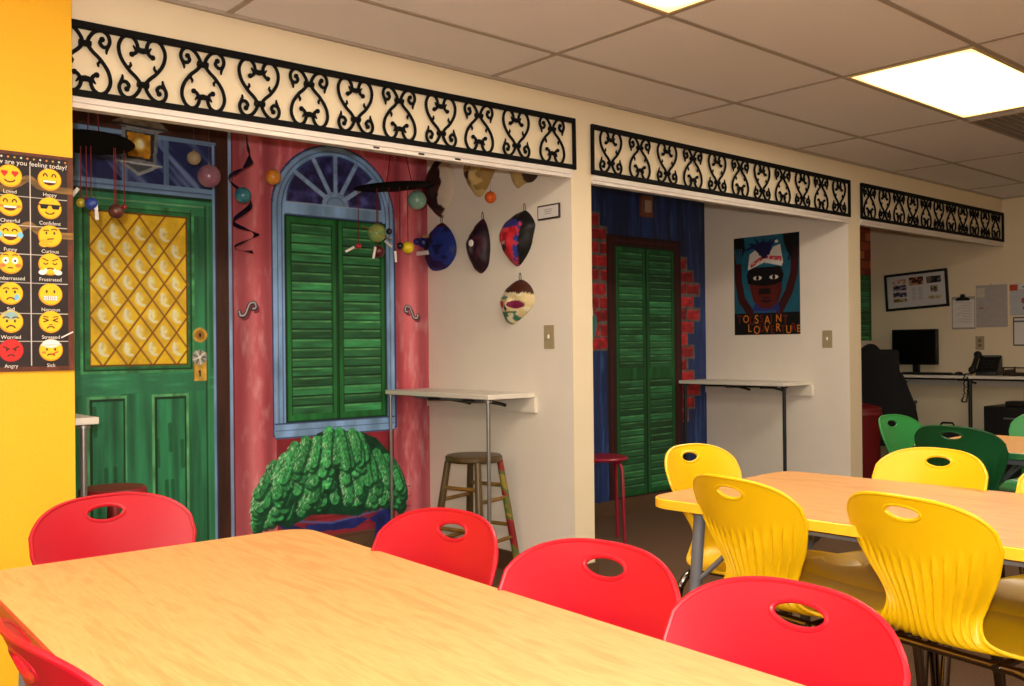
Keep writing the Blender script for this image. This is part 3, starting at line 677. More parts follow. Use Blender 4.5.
    for n, w_ in enumerate(caps):
        o = text_mesh('caption_lettering', w_, .0150, mt, ((.699, .808)[n % 2] - x0, -.0006, rows[n // 2] - .051 - z0), rx, t, 'CENTER')
    MB().tube([(.196, -.004, .1), (.228, -.012, .118)], .0022, 8).obj('white_stick', M_paper, t)
emoji_poster()

# ================================================================== BOLD PORTRAIT POSTER, second alcove (u = -y)
def portrait_poster():
    c = Canvas(-.895, -.360, 1.213, 1.915, .003, (30, 92, 116), (.15, 8, 8)); K = (14, 10, 12); BRW = (84, 26, 20)
    A = lambda u, v: (-.895 + .535 * u, 1.213 + .702 * v)
    pg = lambda pts, col, pid=None, **k: c.poly([A(*p) for p in pts], col, pid, **k)
    pg([(0, 0), (1, 0), (1, .22), (0, .22)], K); pg([(0, 1), (.16, 1), (.18, .88), (.1, .74), (0, .76)], K); pg([(.76, 1), (1, 1), (1, .78), (.9, .74), (.82, .82), (.78, .9)], K)
    c.line([A(.06, .8), A(.07, .55), A(.12, .36), A(.26, .22)], .06, (60, 16, 18)); c.line([A(.94, .82), A(.92, .6), A(.84, .42), A(.7, .24)], .06, (60, 16, 18))
    for k in range(4): c.line([A(.02 + k * .035, .88), A(.05 + k * .02, .74)], .012, (30, 92, 116)); c.line([A(.84 + k * .035, .74), A(.88 + k * .03, .88)], .012, K)
    pg([(.28, .24), (.72, .24), (.68, .34), (.34, .34)], (30, 36, 96))
    for k in range(12): c.line([A(.30 + .035 * k, .22), A(.34 + .03 * k, .33)], .008, (50, 60, 130))
    pg([(.20, .60), (.24, .68), (.72, .68), (.77, .60), (.74, .52), (.22, .52)], K)
    pg([(.25, .62), (.73, .62), (.74, .44), (.68, .32), (.55, .26), (.42, .27), (.30, .34), (.25, .48)], BRW, noise=(.2, 8, 8)); pg([(.23, .66), (.74, .66), (.73, .52), (.62, .50), (.5, .49), (.36, .50), (.24, .52)], K)
    pg([(.40, .47), (.56, .47), (.58, .41), (.38, .41)], (26, 12, 12)); c.ell(*A(.5, .35), .045, .022, (36, 12, 14)); c.line([A(.42, .36), A(.58, .355)], .006, (110, 40, 36))
    for ux in (.37, .62):
        c.ell(*A(ux, .575), .038, .016, (226, 216, 200)); c.ell(*A(ux, .575), .014, .017, (12, 10, 10))
    pg([(.22, .66), (.25, .82), (.34, .86), (.44, .80), (.54, .80), (.62, .88), (.72, .90), (.76, .72), (.74, .68), (.48, .73)], (222, 214, 206)); pg([(.26, .72), (.45, .80), (.74, .78), (.74, .73), (.48, .77), (.27, .68)], (196, 70, 80))
    for k in range(6): c.line([A(.28 + .075 * k, .72), A(.33 + .075 * k, .79 - .02 * abs(k - 3))], .006, (235, 220, 214))
    for a0, b0 in ((.16, .86), (.24, .93), (.34, .97), (.46, .96), (.58, .95), (.66, .96)): c.line([A(.48, .80), A((.48 + a0) / 2, .90), A(a0, b0)], .045, (24, 26, 74), taper=True)
    pg([(.40, .80), (.56, .80), (.60, .92), (.44, .95), (.36, .88)], (24, 26, 74)); c.ell(*A(.665, .93), .016, .012, (226, 220, 212))
    t = thing('portrait_poster', 'dark blue poster of a figure with raised hands in a white and red hat', 'poster', (S2 - .004, 0, 0))
    MB().box(.0006, .0025, .36, .895, 1.213, 1.915).obj('backing_sheet', mat('poster black edge', (16, 14, 16), .7), t)
    c.mesh('printed_face', lambda X, Z: (np.zeros_like(X), -X, Z), 0, t)
    mo = mat('poster orange ink', (222, 128, 30), .6); md = mat('poster dark red ink', (112, 30, 22), .6)
    rot = (R(90), 0, R(-90))
    for row, (word, us, v0, sz) in enumerate((('TOUSSAINT', [.04, .135, .235, .32, .40, .47, .56, .64, .745], .115, .088), ("L'OUVERTURE", [.21, .265, .30, .39, .475, .56, .64, .715, .79, .87, .95], .02, .082))):
        for k, ch in enumerate(word):
            if ch == "'": continue
            u_, v_ = A(us[k], v0 + .012 * math.sin(k * 2.1 + row))
            o = text_mesh('lettering', ch, sz * (.88 if k % 3 == 1 else 1), mo if (k + row) % 2 else md, (-.0008, -u_, v_), rot, t); o.scale = (.82, 1, 1)
portrait_poster()

# ================================================================== WALL COUNTERS
def counter(label, xw, sx, y0, y1, zt, width, leg_mat, poles, brace=True):
    """folding counter on a side wall at xw, reaching out in direction sx"""
    t = thing('wall_counter', label, 'counter', (xw, (y0 + y1) / 2, zt))
    L = (y1 - y0) / 2
    X = lambda a, b: (min(a, b), max(a, b))
    a, b_ = X(sx * .0, sx * width); MB().box(a, b_, -L, L, -.024, 0).obj('countertop', M_shelf, t, bevel=.003)
    a, b_ = X(sx * .001, sx * .022); MB().box(a, b_, -L - .02, L, -.10, -.026).obj('wall_ledger', M_shelf, t, bevel=.002)
    for (px, py, r_) in poles:
        o = MB().cyl((sx * px, py, -zt + .004), (sx * px, py, -.026), r_).obj('leg', leg_mat, t)
        MB().lathe([(r_ * 1.6, 0), (r_ * 1.6, .012), (r_, .016)], (sx * px, py, -zt + .001)).obj('foot_pad', M_glide, o)
        MB().cyl((sx * px, py, -.036), (sx * px, py, -.026), r_ * 2.0).obj('flange', leg_mat, o)
    for yy in (-L * .55, L * .1):
        if brace:
            MB().tube([(sx * .30, yy, -.036), (sx * .16, yy, -.042), (sx * .06, yy, -.060), (sx * .024, yy, -.070)], .009, 8).obj('folding_bracket', M_black, t)
    MB().box(*X(sx * (width - .07), sx * (width - .10)), -L * .75, L * .6, -.040, -.026).obj('support_bar', M_grey if leg_mat is M_steel else M_black, t)
    return t
counter('white folding counter on steel poles beside the hanging masks', S1, -1, .27, 1.152, .918, .302, M_steel, ((.290, -.425, .0095), (.285, .415, .0085)))
counter('white folding counter on one black leg below the portrait poster', S2, -1, .285, 1.152, .89, .335, M_black, ((.275, -.40, .012), (.30, .40, .012)))
counter('white folding counter end on a grey pole beside the yellow wall', AL, 1, .15, 1.0, .925, .325, M_steel, ((.280, -.405, .011), (.285, .3, .011)))

# ================================================================== STOOLS
def stool(label, x, y, h, rz, rs, mats, group=None):
    t = thing('bar_stool', label, 'stool', (x, y, 0), rz)
    MB().lathe([(rs * .55, h - .036), (rs * .93, h - .034), (rs, h - .024), (rs * 1.0, h - .010), (rs * .95, h - .002), (rs * .6, h)], n=40).obj('seat', mats[0], t)
    ft = rs * 1.12; tp = rs * .62; P_ = []
    for k, (a, b_) in enumerate(((1, 1), (1, -1), (-1, -1), (-1, 1))):
        f = lambda z, a=a, b_=b_: Vector((a * (tp + (ft - tp) * (1 - z / h)), b_ * (tp + (ft - tp) * (1 - z / h)), z)) * 1.0
        P_.append(f); m = MB(); zs = [.0, .02, .3 * h, .55 * h, h - .03]
        m.tube([f(z) for z in zs], [.013, .015, .0185, .0185, .016], 14); m.obj('leg', mats[1 + k], t)
    for k in range(4):
        for zz in ((.20, .40) if k % 2 else (.26, .46)):
            z = zz * h / .62; MB().cyl(P_[k](z), P_[(k + 1) % 4](z), .0095, n=10).obj('rung', mats[5], t)
    return t
M_olive = mat('worn olive wood', (66, 50, 26), .35, rgb2=(92, 72, 38), scale=14, stretch=(1, 1, .2))
M_ochre = mat('ochre painted wood', (150, 108, 36), .4, rgb2=(100, 74, 34), scale=18)
def banded(name, cols, scale=9):
    m = bpy.data.materials.new(name); m.use_nodes = True; nt = m.node_tree; N = nt.nodes; b = N['Principled BSDF']; b.inputs['Roughness'].default_value = .4
    tc = N.new('ShaderNodeTexCoord'); nz = N.new('ShaderNodeTexNoise'); nz.inputs['Scale'].default_value = scale; nz.inputs['Detail'].default_value = 2
    nt.links.new(tc.outputs['Object'], nz.inputs['Vector'])
    rp = N.new('ShaderNodeValToRGB'); cr = rp.color_ramp; cr.interpolation = 'CONSTANT'
    while len(cr.elements) < len(cols): cr.elements.new(.5)
    for i, (p, c) in enumerate(cols): cr.elements[i].position = p; cr.elements[i].color = L4(c)
    nt.links.new(nz.outputs[0], rp.inputs[0]); nt.links.new(rp.outputs[0], b.inputs['Base Color']); return m
M_legpaint = banded('hand painted leg', [(0, (132, 26, 30)), (.47, (150, 40, 34)), (.52, (92, 104, 44)), (.60, (146, 128, 50))], 7)
M_redw = mat('dark red painted wood', (140, 30, 36), .4, noise=.1)
stool('round wooden bar stool with painted legs under the counter by the masks', 2.905, .47, .615, R(14), .142, [M_olive, M_olive, M_legpaint, M_olive, M_olive, M_ochre])
stool('dark red round bar stool in front of the painted green door', 1.235, .665, .612, R(30), .125, [M_redw] * 6)
# bent-tube stool in the middle alcove
t = thing('metal_stool', 'red bent-tube stool half hidden behind the left pier of the middle opening', 'stool', (3.985, .62, 0))
M_rtube = mat('raspberry enamelled tube', (150, 22, 48), .35, noise=.05)
MB().lathe([(.125, .480), (.15, .484), (.155, .492), (.15, .500), (.13, .503)], n=40).obj('seat', M_rtube, t)
for k in range(4):
    a = R(8 + 90 * k); d = Vector((math.cos(a), math.sin(a), 0))
    MB().tube([Vector((0, 0, .476)) + d * .02, Vector((0, 0, .476)) + d * .085, Vector((0, 0, .468)) + d * .125, Vector((0, 0, .44)) + d * .142, Vector((0, 0, .22)) + d * .150, d * .155 + Vector((0, 0, .004))], .0105, 10).obj('leg', M_rtube, t)

# ================================================================== MASKS ON THE SIDE WALL
def face_mask(name, label, outline, depth, fn, nose=1.0, loop=True, xw=S1 - .004):
    pts = [np.array(p) for p in outline]; n0 = len(pts); out = []
    for i in range(n0):
        a, b_, c_, d = pts[i - 1], pts[i], pts[(i + 1) % n0], pts[(i + 2) % n0]
        for k in range(5):
            t_ = k / 5; out.append(.5 * (2 * b_ + (c_ - a) * t_ + (2 * a - 5 * b_ + 4 * c_ - d) * t_ ** 2 + (3 * b_ - a - 3 * c_ + d) * t_ ** 3))
    out = np.array(out); cen = (out.max(0) + out.min(0)) / 2; hw = (out.max(0) - out.min(0)) / 2; N_ = len(out); RG = 22
    vs = [(0, 0, 0)]; cols = []
    co = []; 
    for i in range(RG + 1):
        f = i / RG
        for p in out:
            d = (p - cen) * f; u = -d[0] / hw[0]; v = d[1] / hw[1]
            h = depth * (1 - f ** 2.6) ** .75
            h += nose * .018 * math.exp(-((u + .02) / .16) ** 2 - ((v + .12) / .26) ** 2) * (1 - f ** 4) - nose * .008 * (math.exp(-((u - .36) / .2) ** 2 - ((v - .12) / .12) ** 2) + math.exp(-((u + .36) / .2) ** 2 - ((v - .12) / .12) ** 2))
            h += .006 * (float(vnoise(np.array(u * 5 + 9), np.array(v * 5 + 9), 3)) - .5)
            co.append((-max(h, 0) if i < RG else 0, d[0], d[1])); cols.append(fn(u, v))
    fs = []
    for i in range(RG):
        for k in range(N_): fs.append((i * N_ + k, (i + 1) * N_ + k, (i + 1) * N_ + (k + 1) % N_, i * N_ + (k + 1) % N_))
    m = MB(); m.add(co, fs); m.add([co[RG * N_ + k] for k in range(N_)], [tuple(range(N_))])
    t = thing(name, label, 'mask', (xw, float(cen[0]) + .018, float(cen[1])))
    o = m.obj('mask_face', paint_mat('glazed mask paint', .5, .3), t)
    me = o.data; ca = me.color_attributes.new('Col', 'FLOAT_COLOR', 'POINT')
    al = np.array(cols + cols[RG * N_:], float); ca.data.foreach_set('color', np.concatenate([lin(al), np.ones((len(al), 1))], 1).astype(np.float32).ravel())
    if loop:
        top = out[out[:, 1].argmax()] - cen; y, z = float(top[0]), float(top[1])
        MB().tube([(-.002, y + .006, z - .012), (-.004, y + .008, z + .018), (-.003, y, z + .034), (-.004, y - .008, z + .018), (-.002, y - .006, z - .012)], .0018, 6).obj('hanging_loop', mat('dark wire', (40, 34, 30), .5), t)
        MB().cyl((.002, y, z + .032), (-.010, y, z + .032), .0025, n=8).obj('pin', M_steel, t)
    return t
def vn(u, v, f, s): return float(vnoise(np.array(u * f + 20.), np.array(v * f + 20.), s))
fA = lambda u, v: (206, 190, 168) if u + .25 * (vn(u, v, 5, 1) - .5) * 2 > .52 - .25 * v * v else (40, 22, 22) if vn(u, v, 4, 2) < .62 else (74, 40, 36)
fB = lambda u, v: (64, 14, 22) if v > .80 else ((16, 22, 78) if vn(u, v, 4, 3) < .5 else (30, 48, 128)) if math.hypot((u + .3) / .32, (v - .1) / .14) > 1 else (34, 34, 40)
fC = lambda u, v: (60, 30, 30) if math.hypot((u + .45) / .28, (v + .05) / .16) < 1 else (160, 128, 70) if vn(u, v, 4, 5) < .5 else (206, 176, 112)
fD = lambda u, v: (190, 160, 100) if u < .3 else (58, 40, 34)
fE = lambda u, v: (34, 12, 26) if vn(u, v, 4, 6) < .6 else (58, 20, 36)
def fF(u, v):
    e = u - (.30 + .22 * (vn(u, v, 3, 7) - .5)) - .35 * v
    if v > .72 - .3 * abs(u) or e > .20: return (22, 20, 20)
    if e > .02: return (44, 60, 140) if vn(u, v, 9, 4) < .6 else (190, 60, 80)
    if v < -.72: return (196, 176, 160) if vn(u, v, 9, 1) > .5 else (150, 40, 50)
    if math.hypot((u + .42) / .3, (v + .30) / .12) < 1: return (60, 40, 36)
    if math.hypot((u + .35) / .3, (v + .12) / .05) < 1: return (200, 180, 170)
    if v > .4: return (50, 50, 130)
    return (196, 34, 46) if vn(u, v, 5, 9) < .65 else (226, 70, 74)
def fG(u, v):
    if v > .45 - .2 * u + .2 * (vn(u, v, 5, 2) - .5): return (74, 38, 26)
    if math.hypot((u + .62) / .26, (v + .10) / .16) < 1: return (190, 36, 46)
    if math.hypot((u - .36) / .36, (v + .13) / .18) < 1: return (120, 26, 66)
    if math.hypot((u + .22) / .16, (v + .26) / .13) < 1: return (20, 20, 26)
    if v < -.42 and u < .28 and vn(u, v, 5, 4) > .38: return (50, 116, 92)
    if math.hypot((u + .36) / .32, (v - .2) / .08) < 1: return (96, 140, 120)
    return (222, 202, 150) if vn(u, v, 5, 8) < .6 else (232, 222, 190)
face_mask('wall_mask', 'dark brown and white paper mask high up at the corner', [(1.029, 2.205), (1.099, 2.151), (1.142, 2.091), (1.157, 2.027), (1.13, 1.966), (1.083, 1.919), (1.021, 1.876), (0.981, 1.872), (0.94, 1.91), (0.9, 1.962), (0.881, 2.023), (0.885, 2.095), (0.936, 2.171)], .06, fA)
mb_ = face_mask('wall_mask', 'blue paper mask with dark red forehead and white mouth stick', [(1.008, 1.841), (1.077, 1.812), (1.128, 1.76), (1.158, 1.735), (1.157, 1.715), (1.15, 1.705), (1.149, 1.662), (1.122, 1.611), (1.081, 1.58), (0.972, 1.584), (0.906, 1.619), (0.871, 1.664), (0.873, 1.72), (0.911, 1.784), (0.968, 1.83)], .06, fB)
MB().ball((-.065, .13, .035), .028, 14, (1.2, 1, .8)).ball((-.045, .10, .03), .030, 14).obj('nose', mat('navy mask paint', (22, 30, 96), .35), mb_)
MB().box(-.078, -.064, .02, .125, -.045, -.022).obj('mouth_stick', M_paper, mb_, bevel=.002)
MB().box(-.068, -.056, .03, .075, .052, .066).obj('brow_strip', mat('tan card', (176, 140, 100), .7), mb_)
face_mask('wall_mask', 'tan glazed paper mask at the top beside the orange ball', [(0.731, 2.160), (0.777, 2.134), (0.778, 2.071), (0.739, 2.003), (0.673, 1.944), (0.617, 1.964), (0.576, 2.012), (0.535, 2.074), (0.539, 2.127), (.60, 2.18), (.67, 2.195)], .06, fC)
face_mask('wall_mask', 'cream mask mostly hidden behind the header, only its chin showing', [(0.447, 2.07), (0.407, 2.023), (0.392, 1.984), (0.359, 1.948), (0.304, 1.965), (0.246, 1.967), (0.207, 1.997), (0.206, 2.06), (.22, 2.15), (.30, 2.21), (.40, 2.17)], .05, fD)
me_ = face_mask('wall_mask', 'narrow dark purple paper mask with one white eye', [(0.643, 1.825), (0.683, 1.795), (0.725, 1.753), (0.758, 1.71), (0.754, 1.655), (0.728, 1.598), (0.687, 1.549), (0.648, 1.538), (0.6, 1.573), (0.584, 1.633), (0.581, 1.693), (0.596, 1.763), (0.62, 1.811)], .06, fE)
MB().ball((-.068, -.012, .012), .019, 16, (.5, 1, 1)).obj('white_eye', M_paper, me_)
face_mask('wall_mask', 'black, red and blue paper mask beside the small framed plaque', [(0.321, 1.83), (0.395, 1.812), (0.456, 1.779), (0.487, 1.737), (0.485, 1.685), (0.463, 1.633), (0.421, 1.587), (0.365, 1.553), (0.31, 1.589), (0.266, 1.643), (0.244, 1.706), (0.232, 1.755), (0.263, 1.802), (0.295, 1.827)], .065, fF)
face_mask('wall_mask', 'cream mask with brown forehead and green beard, lowest on the wall', [(0.355, 1.485), (0.416, 1.464), (0.462, 1.422), (0.488, 1.371), (0.471, 1.318), (0.442, 1.272), (0.404, 1.261), (0.343, 1.289), (0.282, 1.326), (0.249, 1.361), (0.244, 1.404), (0.269, 1.448), (0.312, 1.477)], .065, fG)
fT = lambda u, v: (210, 204, 196) if math.hypot((u - .2) / .4, (v - .35) / .3) < 1 else (60, 140, 140) if v < .2 else (150, 40, 50)
mt_ = face_mask('wall_mask', 'teal, red and white mask peeking out behind the left pier of the middle opening', [(.58, 1.50), (.68, 1.47), (.74, 1.38), (.75, 1.28), (.71, 1.18), (.63, 1.13), (.53, 1.13), (.45, 1.19), (.42, 1.29), (.44, 1.40), (.50, 1.47)], .05, fT, loop=False)
mt_.location = (4.34, 1.145, 1.31); mt_.rotation_euler.z = R(90)

# plaque and switches
t = thing('framed_plaque', 'small dark framed plaque to the right of the upper masks', 'plaque', (S1 - .001, .150, 1.803))
MB().box(-.009, 0, -.078, .078, -.036, .036).obj('frame', mat('dark brown frame', (52, 30, 24), .4), t, bevel=.002)
MB().box(-.0105, -.009, -.070, .070, -.028, .028).obj('card', M_paper, t)
m = MB()
for k in range(3): m.box(-.0112, -.0106, -.030 + .004 * k, .030 - .004 * k, .010 - .010 * k, .013 - .010 * k)
m.obj('engraved_lines', mat('grey ink', (150, 140, 132), .7), t)
def switch(name, cat, label, xw, y, z, m=M_beige, outlet=False):
    t = thing(name, label, cat, (xw, y, z))
    MB().box(-.005, 0, -.036, .036, -.058, .058).obj('cover_plate', m, t, bevel=.002)
    if outlet:
        for s_ in (-1, 1): MB().lathe([(.014, 0), (.014, .0025)], (-.005, 0, .02 * s_), 20, 'x').obj('socket', mat('dark almond', (120, 104, 78), .5), t)
    else: MB().box(-.013, -.005, -.005, .005, -.008, .012).obj('toggle', M_paper, t, bevel=.001)
switch('light_switch', 'light switch', 'almond light switch below the small framed plaque', S1 - .0005, .160, 1.193)
switch('light_switch', 'light switch', 'almond light switch to the right of the portrait poster', S2 - .0005, .158, 1.176)
switch('wall_outlet', 'outlet', 'almond outlet plate on the office wall above the telephone', XE - .0005, .189, 1.135, outlet=True)
t = thing('door_chime', 'small wooden chime box with pale centre above the louvred doors', 'door chime', (5.016, YB - .002, 2.115))
MB().box(-.06, .06, -.03, 0, -.072, .078).obj('wooden_case', mat('reddish wood', (112, 62, 46), .45, rgb2=(140, 84, 60), scale=20, stretch=(1, 1, .2)), t, bevel=.004)
MB().box(-.034, .034, -.036, -.030, -.04, .045).obj('pale_cover', mat('tan fabric', (172, 148, 122), .6), t, bevel=.003)

# ================================================================== HANGING BALLS, STREAMER, MOBILES
def hung_ball(label, x, y, z, r, rgb, rgb2=None):
    t = thing('hanging_ball', label, 'ball', (x, y, z))
    MB().ball((0, 0, 0), r, 28).obj('ball', mat('glossy ball ' + label[:14], rgb, .22, noise=.15, scale=22, rgb2=rgb2), t)
    MB().cyl((0, 0, r - .002), (0, 0, r + .006), .004, n=10).obj('eyelet', M_steel, t)
    MB().cyl((0, 0, r + .004), (0, 0, H - z), .0006, n=5).obj('thread', M_thread, t)
hung_ball('small cream ball hanging over the painted transom', 1.631, .8, 1.981, .030, (190, 172, 140), (160, 140, 110))
hung_ball('large mauve ball hanging beside the small cream ball', 1.698, .8, 1.910, .050, (146, 92, 120), (170, 124, 136))
hung_ball('teal blue ball hanging beside the dark spiral streamer', 1.855, .8, 1.842, .036, (36, 104, 130), (66, 140, 150))
hung_ball('marbled orange and yellow ball hanging left of the arched window', 2.003, .8, 1.940, .036, (222, 100, 30), (236, 176, 70))
hung_ball('pale sea-green ball hanging in front of the flat disc', 2.811, .8, 1.911, .049, (112, 158, 142), (140, 180, 160))
hung_ball('small plain orange ball hanging among the masks', 3.035, .475, 1.906, .030, (226, 98, 30))
# streamer: a twisting ribbon
t = thing('spiral_streamer', 'dark curling ribbon streamer hanging against the pink mural', 'streamer', (1.9, .9, 1.59))
cp = bezier([(1.925, .9, 2.131), (1.949, .9, 2.064), (1.904, .9, 1.985), (1.855, .9, 1.947), (1.862, .9, 1.893), (1.936, .9, 1.817), (1.867, .9, 1.733), (1.952, .9, 1.678), (1.870, .9, 1.622), (1.948, .9, 1.600)], 8)
m = MB(); vs = []; fs = []
for i, p in enumerate(cp):
    f = i / (len(cp) - 1); a = f * 7 * math.pi; wd = .022 * (1 - .45 * f)
    q = Vector((p[0] - 1.9, .035 * math.sin(a), p[2] - 1.59)); e = Vector((.35 * math.sin(a), .5, .8 * math.cos(a * .5) + .5)).normalized() * wd
    vs += [q - e, q + e, q + e + Vector((0, .0015, 0)), q - e + Vector((0, .0015, 0))]
for i in range(len(cp) - 1):
    for k in range(4): fs.append((i * 4 + k, i * 4 + (k + 1) % 4, (i + 1) * 4 + (k + 1) % 4, (i + 1) * 4 + k))
m.add(vs, fs); m.obj('ribbon', mat('iridescent dark foil', (44, 26, 44), .25, .6, rgb2=(24, 30, 74), scale=20), t)
MB().cyl((.025, 0, .541), (.025, 0, H - 1.59), .0008, n=5).obj('thread', M_thread, t)

def mobile(label, cx, cy, cz, rad, tilt, items, strings, apex):
    t = thing('planet_mobile', label, 'mobile', (cx, cy, cz))
    d = MB().lathe([(rad * .98, -.003), (rad, 0), (rad * .98, .003)], n=64).obj('disc', mat('matt black disc', (7, 6, 6), .85, spec=.1), t); d.rotation_euler = Vector((0, 0, 1)).rotation_difference(Vector(tilt).normalized()).to_euler()
    for (ax, az) in strings:     # carrying strings from the disc up to the ceiling
        MB().cyl((ax, 0, az), (apex[0], 0, H - cz - .001 if apex[1] is None else apex[1]), .0022, n=6).obj('carrying_string', M_string, t)
    for it in items:
        kind, x, z, r, c1, c2, ztop = it; x -= cx; z -= cz; ztop -= cz; y = it_y(x)
        if kind == 'tag':
            o = MB().box(-.006, .006, -.0015, .0015, -r, r).obj('paper_tag', M_paper, t); o.location = (x, y, z); o.rotation_euler = (0, c1, 0); continue
        p = MB().ball((0, 0, 0), r, 24).obj('planet', mat('planet paint %d %d %d' % c1, c1, .3, noise=.15, rgb2=c2, scale=25, stretch=(.3, .3, 2.2)), t); p.location = (x, y, z)
        if kind == 'ring':
            g_ = MB(); n_ = 40; vs = []; fs = []
            for rr, hh in ((1.25, .0012), (1.75, .0012), (1.75, -.0012), (1.25, -.0012)):
                vs += [(rr * r * math.cos(2 * math.pi * k / n_), rr * r * math.sin(2 * math.pi * k / n_), hh) for k in range(n_)]
            for q in range(4):
                for k in range(n_): fs.append((q * n_ + k, q * n_ + (k + 1) % n_, ((q + 1) % 4) * n_ + (k + 1) % n_, ((q + 1) % 4) * n_ + k))
            g_.add(vs, fs); o = g_.obj('ring', mat('saturn ring', (150, 120, 60), .4), p); o.rotation_euler = (R(16), R(20), 0)
        if ztop > z: MB().cyl((x, y, z + r * .9), (x, y, ztop), .0019, n=6).obj('string', M_string, t)
it_y = lambda x: -.03 * math.sin(x * 31)
mobile('hanging planet mobile with flat black disc in front of the green door', 1.035, .25, 1.872, .145, (.04, .07, 1),
       [('p', 1.009, 1.663, .016, (176, 160, 40), None, 1.86), ('p', 1.036, 1.660, .022, (34, 56, 140), (60, 84, 160), 1.86), ('p', 1.024, 1.676, .008, (150, 30, 40), None, 1.86), ('p', 1.113, 1.638, .026, (70, 34, 30), (110, 60, 46), 1.86), ('p', 1.106, 1.655, .008, (60, 20, 30), None, 1.86), ('p', 1.154, 1.661, .009, (140, 24, 34), None, 1.866),
        ('tag', 1.049, 1.634, .030, R(-4), 0, 0), ('tag', .992, 1.70, .018, R(35), 0, 0)], [(-.01, .004), (.03, .004)], (.012, None))
MB_t = None
mobile('hanging planet mobile with dark disc seen edge-on and a ringed ball', 2.668, .8, 1.966, .203, (-.095, -.005, 1),
       [('ring', 2.559, 1.722, .047, (168, 170, 84), (110, 160, 96), 1.945), ('p', 2.733, 1.658, .031, (226, 196, 30), None, 1.985), ('p', 2.649, 1.739, .016, (30, 34, 54), None, 1.965), ('p', 2.578, 1.632, .031, (70, 22, 26), (96, 36, 30), 1.95), ('p', 2.46, 1.651, .014, (170, 20, 36), None, 1.928), ('p', 2.690, 1.665, .018, (20, 20, 28), None, 1.98),
        ('tag', 2.425, 1.635, .028, R(62), 0, 0), ('tag', 2.53, 1.62, .03, R(12), 0, 0), ('tag', 2.645, 1.675, .026, R(-58), 0, 0), ('tag', 2.672, 1.61, .028, R(-4), 0, 0)], [(-.045, .0), (.115, .02)], (.02, None))

